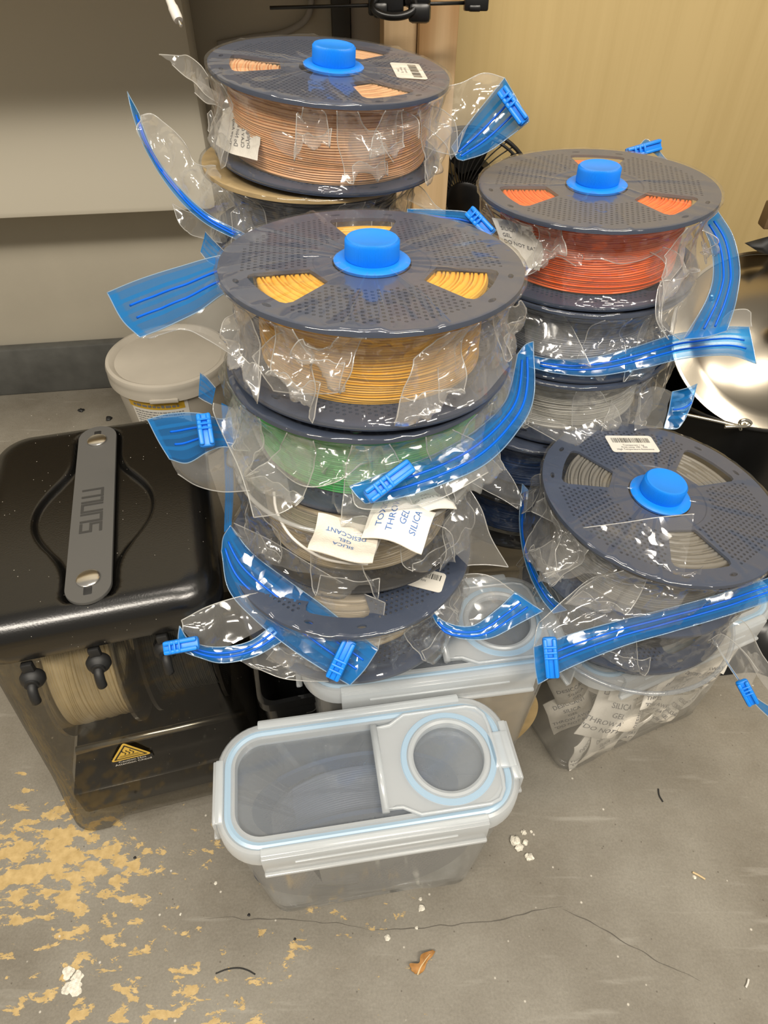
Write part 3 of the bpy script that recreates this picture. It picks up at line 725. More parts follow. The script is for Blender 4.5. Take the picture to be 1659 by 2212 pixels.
# ================================================================== filament dryer
DA = math.radians(15); ux, uy = Vector((math.cos(DA), math.sin(DA), 0)), Vector((-math.sin(DA), math.cos(DA), 0))
DC = ux*-.135 + uy*.472
dr = thing('filament_dryer', 'black-lidded smoked filament dryer with a grey strap handle on the concrete floor', 'dryer', DC, DA)
LHX, LHY, LTOP, LSK = .098, .126, .350, .314
def smin(a, b, k): h = max(0, min(1, .5 + .5*(b-a)/k)); return b + (a-b)*h - k*h*(1-h)
def lid_h(x, y):
    d1 = math.hypot(x, y + .008) - .050
    qx, qy = abs(x) - .0, abs(y + .0015) - .092
    d2 = math.hypot(qx, max(qy, 0)) - .0215
    d = smin(d1, d2, .030)
    t = max(0, min(1, (-d + .0012)/.0045)); return -.0055*t*t*(3-2*t)
NR, NS = 84, 256
vs = [(0, 0, LTOP + lid_h(0, 0))]; fs = []; rc = .032
outl = catmull([Vector((x, y, 0)) for x, y in rr_pts(1, 1, .0001, 1)][:1], 1)
def rim_pt(k, hx, hy, r):
    a = 2*PI*k/NS; c_, s_ = math.cos(a), math.sin(a); m = max(abs(c_)/hx, abs(s_)/hy); x, y = c_/m, s_/m
    cx, cyy = hx - r, hy - r
    if abs(x) > cx and abs(y) > cyy:                      # walk the ray to the corner arc
        sx, sy_ = (1 if x > 0 else -1)*cx, (1 if y > 0 else -1)*cyy
        B = c_*sx + s_*sy_; C = sx*sx + sy_*sy_ - r*r; t = B + math.sqrt(max(0, B*B - C)); x, y = c_*t, s_*t
    return x, y
EDGE = .021
for i in range(1, NR+1):
    q = i/NR
    for k in range(NS):
        x0, y0 = rim_pt(k, LHX - EDGE, LHY - EDGE, rc - EDGE*.6); vs.append((x0*q, y0*q, LTOP + lid_h(x0*q, y0*q)))
for i in range(1, 13):
    a = PI/2*i/12
    for k in range(NS):
        e = EDGE*(1 - math.sin(a)); x0, y0 = rim_pt(k, LHX - e, LHY - e, rc - e*.6); vs.append((x0, y0, LTOP - .0185*(1 - math.cos(a))))
for dz, e in ((.010, .0), (.0, .0004), (-.0008, .0010), (-.0008, .004)):
    for k in range(NS):
        x0, y0 = rim_pt(k, LHX - e, LHY - e, rc); vs.append((x0, y0, LSK + dz))
nr = (len(vs) - 1)//NS
for k in range(NS): fs.append((0, 1 + k, 1 + (k+1) % NS))
for i in range(nr-1):
    for k in range(NS):
        k2 = (k+1) % NS; fs.append((1+i*NS+k, 1+(i+1)*NS+k, 1+(i+1)*NS+k2, 1+i*NS+k2))
mk('lid', vs, fs, 'lidblack', dr)
sp_ = []                                                    # strap: stadium outline
for k in range(49):
    a = PI*k/48; sp_.append((.0175*math.cos(a), .0935 + .0175*math.sin(a)))
for k in range(49):
    a = PI + PI*k/48; sp_.append((.0175*math.cos(a), -.0955 + .0175*math.sin(a)))
zs = LTOP - .0005
v, f = loft([[(x*.97, y*.995, zs - .0008) for x, y in sp_], [(x, y, zs) for x, y in sp_], [(x, y, zs + .0022) for x, y in sp_], [(x*.985, y*.998, zs + .0028) for x, y in sp_]], cap1=True)
sto = mk('strap_handle', v, f, 'strap', dr, ang=30)
zt = zs + .0030
def strokes(name, parent, polys, wd, z, mat, mw=None):
    vs, fs = [], []
    for pl in polys:
        for (x0, y0), (x1, y1) in zip(pl, pl[1:]):
            d = Vector((x1-x0, y1-y0)); d = d.normalized()*wd/2; n = Vector((-d.y, d.x)); a = Vector((x0, y0)) - d; b = Vector((x1, y1)) + d; k = len(vs)
            zz = z + .00002*(k//4 % 7); vs += [(*(a-n), zz), (*(b-n), zz), (*(b+n), zz), (*(a+n), zz)]; fs.append((k, k+1, k+2, k+3))
    o = mk(name, vs, fs, mat, parent, False)
    if mw is not None: o.matrix_local = mw
    return o
LW, LH, LG = .0125, .0160, .0032                           # letters drawn upright, the row turned a quarter turn
let = {'s': [[(1, 1), (0, 1), (0, .5), (1, .5), (1, 0), (0, 0)]], 'u': [[(0, 1), (0, 0), (1, 0), (1, 1)]], 'n': [[(0, 0), (0, 1), (1, 1), (1, 0)]], 'l': [[(0, 1), (0, 0), (.42, 0)]]}
x = 0; P_ = []
for ch in 'sunlu':
    for pl in let[ch]: P_.append([(x + a*LW*.72, b*LH) for a, b in pl])
    x += LW*.72*(.42 if ch == 'l' else 1) + LG
strokes('engraved_lettering', sto, P_, .0023, 0, 'strapink', T(.0072, -.036, zt + .0001) @ RZ(PI/2))
for yy, s in ((.0885, 1), (-.0905, -1)):
    box('slot', (-.0040, yy - .001 if s > 0 else yy - .0155, zs), (.0040, yy + .0155 if s > 0 else yy + .001, zt + .0001), 'ink', sto, .0015)
    lathe('button', [(0, .0046), (.0075, .0046), (.0088, .0038), (.0088, .0022), (0, .0022)], 48, 'chrome', dr, loc=(0, yy - s*.001, zs + .0006))['label'] = 'round chrome button'
# body: smoked walls flaring towards the foot, arched between the feet
def body_loop(hx, hy, r, z, arch=0):
    out = []
    for x, y in rr_pts(hx, hy, r, 10):
        e = max(0, min(1, (.078 - abs(x))/.008)) if abs(y) > hy*.5 else max(0, min(1, (.07 - abs(y))/.01))
        out.append((x, y, z + arch*e))
    return out
def dens(hx, hy, r, z, arch=0):
    base = rr_pts(hx, hy, r, 8); out = []
    for k in range(len(base)):
        a, b = Vector(base[k]), Vector(base[(k+1) % len(base)]); m = 16 if (b-a).length > .05 else 1
        for q in range(m): out.append(a.lerp(b, q/m))
    res = []
    for p in out:
        if abs(p.y) > hy - .002: e = max(0, min(1, (.070 - abs(p.x))/.006))
        elif abs(p.x) > hx - .002: e = max(0, min(1, (.08 - abs(p.y))/.012))
        else: e = 0
        res.append((p.x, p.y, z + arch*e))
    return res
bl = [dens(.093, .121, .028, LSK + .004), dens(.094, .122, .028, LSK - .004), dens(.099, .123, .028, .24), dens(.108, .126, .028, .10), dens(.1155, .128, .028, .022, .006), dens(.1165, .1285, .028, .004, .017), dens(.115, .127, .027, .0, .0185)]
inn = [dens(.111, .123, .024, .006, .0135), dens(.104, .123, .025, .10), dens(.096, .120, .025, .24), dens(.0905, .119, .025, LSK + .004)]
v, f = loft(bl)
mk('body', v, f, 'smoke', dr, ang=50)
box('heater_tray', (-.085, -.10, .018), (.085, .10, .040), 'lidblack', dr, .006)
box('heater_step', (-.098, -.116, .020), (.098, .116, .066), 'lidblack', dr, .005)
for z, y in ((.091, .055), (.091, -.080)):
    v, f = tube_data([Vector((-.088, y, z)), Vector((.088, y, z))], .0045, 16); mk('roller', v, f, 'wire', dr)
for xx, zz in ((-.058, .2900), (-.0077, .2925), (.0444, .2915)):
    yb = -.1225
    g = lathe('grommet', [(0, 0), (.0088, 0), (.0098, .0035), (.0085, .007), (.0055, .0095), (.0052, .0115), (0, .0115)], 36, 'rubber', dr); g.matrix_local = T(xx, yb, zz) @ RX(PI/2 - .1)
    v, f = tube_data(catmull([Vector((0, 0, .007)), Vector((0, -.002, .0125)), Vector((0, -.008, .0155)), Vector((0, -.0135, .016))], 10), .0038, 12); mk('tube_stub', v, f, 'rubber', g)
    bm = bmesh.new(); add_box(bm, (-.0045, .003, -.001), (.0045, .017, .005), .0015); bmobj('tab', bm, 'rubber', g)
# warning sticker
yf = -.1262
sk = T(-.0215, yf - .0012, .148) @ RX(PI/2 + .03)
def tri(h, w, z): 
    pts = []
    for cx, cyy in ((0, h*.62), (-w/2, -h*.38), (w/2, -h*.38)):
        pts.append((cx, cyy))
    return pts
def rtri(h, w, r):
    base = tri(h, w, 0); out = []
    for k in range(3):
        p, q, s2 = Vector(base[k-1]), Vector(base[k]), Vector(base[(k+1) % 3]); a = q + (p-q).normalized()*r; b = q + (s2-q).normalized()*r
        for t in (0, .25, .5, .75, 1): out.append(((1-t)**2*a + 2*t*(1-t)*q + t*t*b)[:])
    return out
pts = rtri(.032, .038, .004); v = [(x, y, 0) for x, y in pts] + [(x, y, .0003) for x, y in pts]; n = len(pts)
wk = mk('warning_sticker', v, [tuple(reversed(range(n))), tuple(range(n, 2*n))] + [(k, (k+1) % n, n+(k+1) % n, n+k) for k in range(n)], 'stickeryellow', dr, False); wk.matrix_local = sk; wk['label'] = 'yellow triangular heat warning sticker'
it = tri(.0235, .0285, 0); strokes('triangle_outline', wk, [[it[0], it[1], it[2], it[0]]], .0014, .0006, 'ink')
hw = []
for x0 in (-.0036, 0, .0036): hw.append([(x0 + .0011*math.sin(t*5.5), -.0022 + t*.0078) for t in [k/10 for k in range(11)]])
strokes('heat_waves', wk, hw, .0009, .0006, 'ink'); strokes('heat_bars', wk, [[(-.008 + .0012*i, -.0038 - 0), (.008 - .0012*i, -.0038)] for i in (0,)] + [[(-.0095, -.0058), (.0095, -.0058)]], .0007, .0006, 'ink')
bm = bmesh.new(); add_box(bm, (-.019, -.0225, -.0001), (.019, -.0125, .0002)); cp = bmobj('caption_strip', bm, 'ink', wk)
text('print', 'Caution Hot', .0050, 'paper', cp, T(0, -.0150, .0004)); text('print', 'Attention Chaud', .0050, 'paper', cp, T(0, -.0198, .0004))
# ================================================================== storage containers
def container(label, center, yaw, H=.235, L=.248, W=.1155, flap=True, dark=False, group=None, name='storage_container', hy_b=.034, lid=True):
    t = thing(name, label, 'container', center, math.radians(yaw), group)
    body = 'darkbin' if dark else ('pp_thin' if 'silica' in label else 'pp'); hxT, hyT = L/2 - .0105, W/2 - .0095; hxB = L/2 - .0235; hyB = hy_b
    zt = H - .016
    def lp(k, z, ins=0, arch=0):
        hx, hy, r = hxB + (hxT-hxB)*k - ins, hyB + (hyT-hyB)*k - ins, .018 + .012*k - ins*.5
        base = rr_pts(hx, hy, r, 7); out = []
        for i in range(len(base)):
            a, b = Vector(base[i]), Vector(base[(i+1) % len(base)]); m = 14 if (b-a).length > .02 else 1
            for q in range(m):
                p = a.lerp(b, q/m); e = 0
                if abs(p.y) > hy - .001: e = max(0, min(1, (.060 - abs(p.x))/.016)); e = e*e*(3-2*e)
                out.append((p.x, p.y, z + arch*e))
        return out
    loops = [lp(1, zt), lp(.85, H*.78), lp(.5, H*.45), lp(.15, .030, 0, .004), lp(.02, .008, 0, .006), lp(0, .0, .005, .0065)]
    inner = [lp(.02, .004, .007, .0055), lp(.15, .030, .0015, .0035), lp(.5, H*.45, .0013), lp(1, zt, .0013)]
    v, f = loft(loops + inner); n = len(loops[0]); f.append(tuple(range(len(loops)*n, (len(loops)+1)*n)))
    mk('body', v, f, body, t, ang=50)
    if not lid: return t
    def ring(prof, nm, mat, close=True, res=10):
        ls = []
        for ins, z in prof: ls.append([(x, y, z) for x, y in rr_pts(L/2 - .005 - ins, W/2 - .0045 - ins, max(.006, .036 - ins), res)])
        v, f = loft(ls, close); return mk(nm, v, f, mat, t, ang=40)
    ring([(0, H-.017), (0, H-.003), (.002, H-.0005), (.0045, H), (.006, H-.0025), (.0115, H-.0025), (.0125, H-.0005), (.0145, H-.0005), (.0155, H-.009), (.0135, H-.0095), (.0120, H-.0060), (.003, H-.006), (.0015, H-.017)], 'lid_rim', 'milky')
    ring([(.0062, H-.0042), (.0062, H-.0022), (.0085, H-.0012), (.0110, H-.0022), (.0110, H-.0042)], 'gasket', 'gasket')
    ins = .0150; pts = rr_pts(L/2 - .005 - ins, W/2 - .0045 - ins, .021, 10); n = len(pts)
    v = [(x, y, H-.0085) for x, y in pts] + [(x, y, H-.0070) for x, y in pts]
    mk('lid_window', v, [tuple(range(n, 2*n)), tuple(reversed(range(n)))], 'ppwin', t, False)
    # four hinged clips
    for sx, sy_, ln in ((0, -1, .172), (0, 1, .172), (-1, 0, .050), (1, 0, .050)):
        bm = bmesh.new(); d = W/2 - .0040 if sy_ else L/2 - .0045
        add_box(bm, (-ln/2, -.0022, -.0290), (ln/2, .0008, -.0005), .0010); add_box(bm, (-ln/2, .0, -.0020), (ln/2, .0062, .0010), .0010)
        add_box(bm, (-ln/2, -.0048, -.0300), (ln/2, -.0004, -.0262), .0012); add_box(bm, (-ln*.36, -.0032, -.0125), (ln*.36, -.0012, -.0105), .0006)
        bm.transform(T(0 if sy_ else sx*d, sy_*d, H) @ RZ({(0, -1): 0, (0, 1): PI, (-1, 0): -PI/2, (1, 0): PI/2}[(sx, sy_)]))
        bmobj('clip', bm, 'milky', t)
    if flap:
        o = [(.010, .0335), (.018, .0335), (.023, .034), (.036, .0415), (.090, .0415), (.098, .039), (.103, .032), (.1045, .022)]; o = o + [(x, -y) for x, y in reversed(o)]
        o = [(x, y) for x, y in o][::-1]; n = len(o); c0 = (.066, 0); Rw = .0295
        circ = [(c0[0] + Rw*math.cos(2*PI*k/72), Rw*math.sin(2*PI*k/72)) for k in range(72)]
        vv = [Vector(p) for p in o] + [Vector(p) for p in circ]; fcs = [list(range(n)), list(range(n, n+72))]
        ov, oe, of, _, _, ofo = delaunay_2d_cdt(vv, [], fcs, 0, 1e-7); keep = [fa for fa, s2 in zip(of, ofo) if list(s2) == [0]]
        m = len(ov); V = [(p.x, p.y, H + .0018) for p in ov] + [(p.x, p.y, H - .0030) for p in ov]; Fc = [tuple(fa) for fa in keep] + [tuple(q+m for q in reversed(fa)) for fa in keep]
        ed = {(fa[k], fa[(k+1) % len(fa)]) for fa in keep for k in range(len(fa))}; Fc += [(b, a, a+m, b+m) for a, b in ed if (b, a) not in ed]
        fp = mk('flap', V, Fc, 'milky', t, False)
        v, f = tube_data([Vector((x*1.0, y, H + .0016)) for x, y in o], .0016, 6, closed=True); mk('flap_bead', v, f, 'milky', fp)
        rg = lathe('spout_ring', [(Rw-.001, H-.004), (Rw-.001, H+.0032), (Rw+.0012, H+.0042), (Rw+.0032, H+.0036), (Rw+.0040, H+.0010), (Rw+.0035, H-.004)], 96, 'milky', fp, close=True); rg.location = (c0[0], 0, 0)
        rg = lathe('spout_gasket', [(Rw+.0045, H+.0014), (Rw+.0045, H+.0026), (Rw+.0088, H+.0026), (Rw+.0095, H+.0014)], 96, 'gasket', fp, close=True); rg.location = (c0[0], 0, 0)
        v = [(c0[0] + Rw*math.cos(2*PI*k/72), Rw*math.sin(2*PI*k/72), H - .0010) for k in range(72)]; mk('spout_window', v, [tuple(range(72))], 'ppwin', fp, False)
        v, f = tube_data([Vector((.0095, -.0360, H + .0012)), Vector((.0095, .0360, H + .0012))], .0030, 12); mk('hinge', v, f, 'milky', fp)
        bm = bmesh.new(); add_box(bm, (.1000, -.0155, H-.001), (.1185, .0155, H+.0026), .0014); add_box(bm, (.1165, -.0155, H-.010), (.1190, .0155, H+.0022), .001); bmobj('latch_tab', bm, 'milky', fp)
    return t
fbx = container('clear food container with a round spout flap alone in front on the concrete', (-.0118, .2375, 0), 9, hy_b=.0285)
rbx = container('clear spout-lid container under the yellow and green spool stack', (.0418, .362, 0), 8.5, H=.25, hy_b=.036)
sbx = container('clear container full of silica packets under the tilted grey spool', (.2795, .4165, 0), 24, H=.215, hy_b=.043, flap=False)
obx = container('clear container at the foot of the orange spool stack', (.165, .605, 0), 10, H=.21, flap=False, hy_b=.045)
pbx = container('clear container at the foot of the peach spool stack', (-.065, .665, 0), 10, H=.27, flap=False, hy_b=.045)
# a dark tub squeezed between the dryer and the containers
tb = thing('storage_tub', 'narrow dark translucent tub wedged between the dryer and the clear containers', 'tub', (-.104, .405, 0), math.radians(14))
ls = [[(x, y, z) for x, y in rr_pts(hx, hy, .012, 6)] for hx, hy, z in ((.020, .080, .0), (.0225, .085, .02), (.028, .095, .20), (.031, .098, .203), (.031, .098, .214), (.027, .094, .214), (.0265, .093, .2), (.021, .083, .02), (.018, .078, .005))]
v, f = loft(ls, cap0=True, cap1=True); mk('body', v, f, 'darkbin', tb, ang=40)
box('handle_rod', (-.012, -.1005, .150), (.012, -.0985, .152), 'wire', tb)
box('label', (.0105, -.0960, .17), (.0245, -.0955, .176), 'paper', tb)
# ================================================================== spools
sY = spool('spool of yellow filament topmost in the middle front stack', (-.009, .432, .564), (.02, .044), 96, .077, 'yellow', seed=1)
sG = spool('spool of bright green filament directly under the yellow spool', (-.014, .430, .495), (.0, .0), 40, .084, 'green', seed=2)
sC = spool('clear sided spool of straw coloured filament under the green spool', (-.022, .405, .427), (0, .01), 10, .074, 'straw', 'flange_clear', 'flange_black', .064, .092, seed=3)
sN = spool('navy spool lowest in the middle stack on the spout-lid container', (-.028, .386, .348), (.01, -.01), 25, .072, 'straw', seed=4)
sP = spool('spool of peach filament topmost in the rear stack', (-.047, .659, .628), (.077, -.031), -50, .086, 'peach', seed=5)
sP2 = spool('spool of slate grey filament under the peach spool', (-.066, .662, .556), (.03, 0), 20, .076, 'slate', 'flange_gold', 'flange', seed=6)
sP3 = spool('spool with a gold flange third from the top in the rear stack', (-.058, .660, .486), (0, 0), 20, .074, 'charcoal', 'flange_gold', 'flange_gold', seed=7)
sP4 = spool('upper of two dark spools hidden low in the rear stack', (-.060, .662, .4175), (0, 0), 0, .07, 'charcoal', seed=8, group='hidden spools of the rear stack')
sP5 = spool('lowest dark spool hidden in the rear stack on its container', (-.064, .664, .350), (0, 0), 50, .07, 'charcoal', seed=8, group='hidden spools of the rear stack')
sO = spool('spool of orange filament topmost in the stack by the plywood', (.180, .607, .554), (-.026, .013), 77, .079, 'orange', seed=9)
sS = spool('spool of silver filament under the orange spool', (.180, .606, .486), (0, 0), 30, .074, 'silver', seed=10)
sW = spool('spool of white filament under the silver spool', (.180, .603, .418), (0, 0), -12, .080, 'white', seed=11)
sB1 = spool('spool of dark blue filament under the white spool', (.160, .597, .350), (.02, -.02), 15, .082, 'navyblue', seed=12)
sB2 = spool('spool of dark blue filament with black sides lowest in the orange stack', (.158, .592, .282), (0, 0), 15, .080, 'navyblue', 'flange_black', 'flange_black', seed=13)
sR1 = spool('tilted spool of grey filament with a barcode sticker in the stack by the pot', (.233, .416, .370), (.098, .012), 38, .078, 'warmgrey', seed=14)
sR2 = spool('spool of charcoal filament under the tilted grey spool', (.240, .428, .2945), (0, 0), 62, .074, 'charcoal', seed=15, H=.064)
# spools standing inside the dryer and the clear boxes
def upright(label, c, yaw, rw, filament, ft, fb, R, H, seed, roll=0, group=None):
    rot = Matrix.Rotation(math.radians(yaw), 3, 'Z') @ Matrix.Rotation(PI/2, 3, 'Y') @ Matrix.Rotation(roll, 3, 'Z')
    t = thing('filament_spool', label, 'spool', Vector(c) - rot.col[2]*H/2, rot, group)
    o = link('flange', get_flange(ft), None, t); o.location = (0, 0, H); o.scale = (R/.1, R/.1, 1)
    o = link('flange', get_flange(fb), None, t); o.location = (0, 0, .0034); o.scale = (R/.1, R/.1, 1)
    winding('filament', rw, filament, t, H, seed); t_H[t.name] = (H, R, rw); return t
upright('spool of cream filament standing inside the smoked dryer', DC + ux*-.042 + uy*-.012 + Vector((0, 0, .190)), 15, .085, 'cream', 'flange_clear', 'flange_clear', .095, .068, 21)
upright('dark spool standing inside the smoked dryer beside the cream one', DC + ux*.042 + uy*-.005 + Vector((0, 0, .190)), 15, .080, 'charcoal', 'flange_black', 'flange_black', .095, .068, 22)
upright('slate spool standing inside the front clear container', (-.020, .2380, .112), 99, .080, 'slate', 'flange', 'flange', .098, .052, 23, .4)
upright('brown board sided spool standing inside the rear clear container', (.060, .366, .114), 98.5, .08, 'charcoal', 'flange_gold', 'flange_gold', .098, .056, 24, .7)
# barcode stickers
barcode_label(sP, 58, .066, -90, .066, .046, .026, txt=('Temperature', 'Filament 1 kg', '1.75 mm'), seed=3)
barcode_label(sR1, 57, .068, -88, .066, .046, .024, ('Transparent 1 kg', 'Print temp 190 - 230', 'High Temperature Resistance'), 4)
barcode_label(sN, -62, .074, 20, .066, .034, .02, ('PAN',), 5)
# clear disc lying on the silica container
cd = thing('clear_disc', 'clear round spool side lying on the container of silica packets', 'disc', (.244, .416, .2165), 0)
o = link('disc', get_flange('flange_clear'), None, cd); o.location = (0, 0, .0036)
tube('rim', [Vector((.1*math.cos(2*PI*k/96), .1*math.sin(2*PI*k/96), .003)) for k in range(96)], .0022, 'ppwin', cd, 8, closed=True)
# ================================================================== bags
gB = None
bY = bag('crinkled clear bag sealed around the yellow spool with a blue valve cap', sY, 1, valve_off=(0, 0))
bG = bag('crinkled clear bag around the green spool', sG, 2, .55, .008, valve=False, crush=1.6)
bC = bag('clear bag around the straw coloured spool with a wide blue zip in front', sC, 3, .6, .004, valve=False)
bN = bag('clear bag around the lowest navy spool with a slider hanging on the dryer', sN, 4, .6, .006, valve=False)
bP = bag('clear bag sealed around the peach spool with a blue valve cap', sP, 5, .85, .004, valve_off=(-.001, .004))
bP2 = bag('clear bag around the slate grey spool with a long blue zip edge', sP2, 6, .7, .004, valve=False)
bP3 = bag('clear bag around the gold flange spool with a small blue corner', sP3, 7, .6, .004, valve=False)
bO = bag('clear bag sealed around the orange spool with a blue valve cap', sO, 9, .75, .005)
bS = bag('clear bag around the silver spool with a blue zip crossing in front', sS, 10, .7, .005, valve=False)
bW = bag('clear bag around the white spool with a blue zip end by the pot', sW, 11, .5, .008, valve=False, crush=1.6)
bB1 = bag('clear bag around the dark blue spool under the white one', sB1, 12, .5, .004, valve=False)
bB2 = bag('clear bag around the lowest dark blue spool', sB2, 13, .6, .003, valve=False)
bR1 = bag('clear bag sealed around the tilted grey spool with a blue valve cap', sR1, 14, .7, .006, valve_off=(0, 0))
bR2 = bag('clear bag around the charcoal spool with a blue slider near the floor', sR2, 15, .6, .004, valve=False)
# --- yellow bag: zip strip sticking out to the left
zip_strip(bY, [P3([(231, 632, .475), (300, 604, .468), (385, 577, .460), (478, 552, .452), (540, 560, .455)]), P3([(262, 690, .468), (330, 665, .462), (410, 632, .456), (485, 600, .450), (545, 600, .452)]), P3([(303, 729, .462), (360, 706, .457), (430, 672, .452), (495, 630, .447), (555, 640, .450)])], seed=1, t0=.12)
sheet('film', bY, [P3([(303, 729, .462), (360, 706, .457), (430, 672, .452), (496, 622, .446)]), P3([(335, 730, .462), (400, 708, .458), (455, 690, .450), (505, 665, .444)]), P3([(320, 731, .464), (395, 712, .459), (450, 735, .452), (520, 780, .445)])], seed=2, glint_rows=(2,), amp=.003)
# --- yellow bag: flaps of loose film on the front
sheet('film', bY, [P3([(545, 770, .424), (600, 722, .421), (645, 720, .420), (690, 755, .422)]), P3([(560, 800, .418), (620, 760, .412), (680, 770, .412), (745, 790, .417)]), P3([(590, 845, .424), (650, 850, .420), (710, 850, .419), (745, 845, .421)])], seed=3, glint_rows=(0, 1), ends=(0, 1), amp=.004)
sheet('film', bY, [P3([(500, 650, .446), (515, 700, .448), (520, 770, .450), (540, 820, .452)]), P3([(560, 680, .428), (570, 730, .428), (580, 790, .430), (600, 850, .430)]), P3([(640, 700, .420), (640, 740, .421), (660, 800, .422), (690, 870, .424)])], seed=4, amp=.005, mat='film')
sheet('film', bY, [P3([(935, 715, .424), (960, 700, .425), (1000, 690, .428), (1050, 660, .435)]), P3([(945, 790, .422), (985, 770, .420), (1030, 745, .424), (1070, 740, .432)]), P3([(950, 870, .424), (1000, 880, .428), (1050, 850, .434), (1100, 790, .44)])], seed=5, amp=.006, mat='flap', glint_rows=(0,), ends=(0,))
# --- green bag: zip with clip at left, zip sweeping round the front right
zG, G1 = zip_strip(bG, [P3([(318, 906, .505), (370, 893, .500), (430, 893, .495), (475, 905, .490), (500, 900, .490)]), P3([(340, 950, .500), (390, 942, .495), (440, 945, .490), (478, 950, .487), (505, 950, .488)]), P3([(366, 992, .496), (405, 1000, .491), (450, 975, .487), (482, 965, .485), (508, 970, .486)])], seed=6, t0=.2, t1=.75)
slider(bG, pd(438, 893, .483), pd(449, 966, .479), VIEW(pd(440, 930, .48)))
sheet('film', bG, [P3([(366, 992, .496), (405, 1000, .491), (450, 975, .487), (505, 960, .483)]), P3([(375, 1010, .496), (420, 1025, .491), (470, 1020, .486), (520, 1000, .480)]), P3([(384, 1024, .497), (430, 1050, .492), (480, 1062, .487), (540, 1060, .480)])], seed=7, glint_rows=(2,), amp=.003)
sheet('film', bG, [P3([(462, 870, .490), (465, 900, .489), (520, 1020, .470), (548, 1118, .462)]), P3([(500, 880, .482), (515, 930, .476), (570, 1010, .455), (600, 1110, .450)]), P3([(540, 890, .474), (565, 950, .466), (610, 1000, .452), (632, 1095, .452)])], seed=8, glint_rows=(0,), ends=(1,), amp=.003, nv=18)
zR, G2 = zip_strip(bG, [P3([(1118, 765, .487), (1104, 830, .480), (1082, 880, .470), (1020, 935, .456), (930, 985, .446), (840, 1018, .442), (755, 1050, .442)]), P3([(1135, 745, .489), (1128, 840, .480), (1100, 905, .468), (1035, 970, .454), (940, 1020, .444), (850, 1048, .440), (770, 1070, .441)]), P3([(1152, 738, .491), (1152, 860, .481), (1115, 935, .467), (1048, 1003, .452), (950, 1048, .443), (860, 1076, .440), (790, 1088, .441)])], tracks=(.4, .68), seed=9, nu=72, amp=.0018)
slider(bG, pd(792, 1076, .430), pd(890, 1003, .435), VIEW(pd(840, 1040, .43)), .0105)
sheet('film', bG, [P3([(1060, 760, .470), (1060, 830, .466), (1040, 880, .456), (960, 925, .444), (860, 960, .438), (740, 1000, .440)]), P3([(1090, 765, .480), (1082, 840, .473), (1060, 885, .462), (985, 945, .447), (890, 985, .440), (745, 1030, .440)]), P3([(1118, 765, .487), (1104, 830, .480), (1082, 880, .470), (1020, 935, .456), (930, 985, .446), (755, 1050, .442)])], seed=10, amp=.005, nu=60)
sheet('film', bG, [P3([(755, 1050, .442), (790, 1088, .441), (860, 1076, .440), (950, 1048, .443), (1048, 1003, .452)]), P3([(760, 1060, .443), (776, 1097, .443), (862, 1096, .441), (955, 1075, .444), (1055, 1020, .453)])], seed=11, amp=.001, glint_rows=(1,), nv=6)
sheet('film', bG, [P3([(530, 900, .462), (620, 930, .446), (740, 935, .438), (860, 925, .440)]), P3([(560, 960, .456), (640, 985, .440), (745, 985, .434), (850, 965, .436)]), P3([(600, 1010, .452), (660, 1050, .442), (730, 1040, .438), (780, 1000, .438)])], seed=12, amp=.007, glint_rows=(2,), nv=18, nu=48)
sheet('zip_strip', bY, [P3([(432, 805, .53), (446, 815, .528), (466, 838, .525)]), P3([(429, 858, .528), (440, 865, .526), (458, 874, .524)])], mat='zip', seed=13, amp=.001, glint_rows=(0, 1), nu=14, nv=8)
# --- straw spool bag: wide strip falling to the front box
zC, G3 = zip_strip(bC, [P3([(498, 1135, .530), (545, 1195, .524), (620, 1252, .518), (700, 1310, .513), (765, 1362, .510), (817, 1402, .508)]), P3([(482, 1160, .532), (515, 1238, .525), (590, 1305, .518), (670, 1368, .513), (735, 1412, .510), (788, 1446, .508)]), P3([(478, 1190, .534), (495, 1275, .527), (552, 1340, .519), (630, 1402, .514), (700, 1448, .510), (756, 1480, .509)])], tracks=(.38, .62), seed=14, nu=64)
slider(bC, pd(716, 1468, .503), pd(757, 1382, .502), VIEW(pd(735, 1420, .5)), .0115)
sheet('film', bC, [P3([(505, 1130, .528), (580, 1165, .515), (680, 1225, .506), (770, 1275, .504), (832, 1302, .504)]), P3([(515, 1160, .527), (590, 1215, .515), (680, 1272, .508), (770, 1325, .506), (826, 1350, .506)]), P3([(498, 1135, .530), (545, 1195, .524), (620, 1252, .518), (700, 1310, .513), (765, 1362, .510), (817, 1402, .508)])], seed=15, amp=.004, glint_rows=(0,), ends=(1,), nu=48, nv=16)
sheet('zip_strip', bC, [P3([(478, 870, .522), (482, 950, .524), (486, 1050, .528), (484, 1150, .534)]), P3([(500, 880, .520), (502, 960, .522), (505, 1060, .526), (500, 1140, .530)])], mat='zip', seed=16, amp=.001, nu=24, nv=6)
sheet('film', bC, [P3([(1010, 1050, .50), (1040, 1100, .50), (1060, 1160, .505), (1098, 1225, .512)]), P3([(985, 1090, .495), (1000, 1140, .498), (1020, 1180, .505), (1060, 1222, .512)]), P3([(955, 1130, .49), (965, 1160, .495), (980, 1190, .50), (1010, 1222, .51)])], seed=17, amp=.002, glint_rows=(0,), ends=(1,))
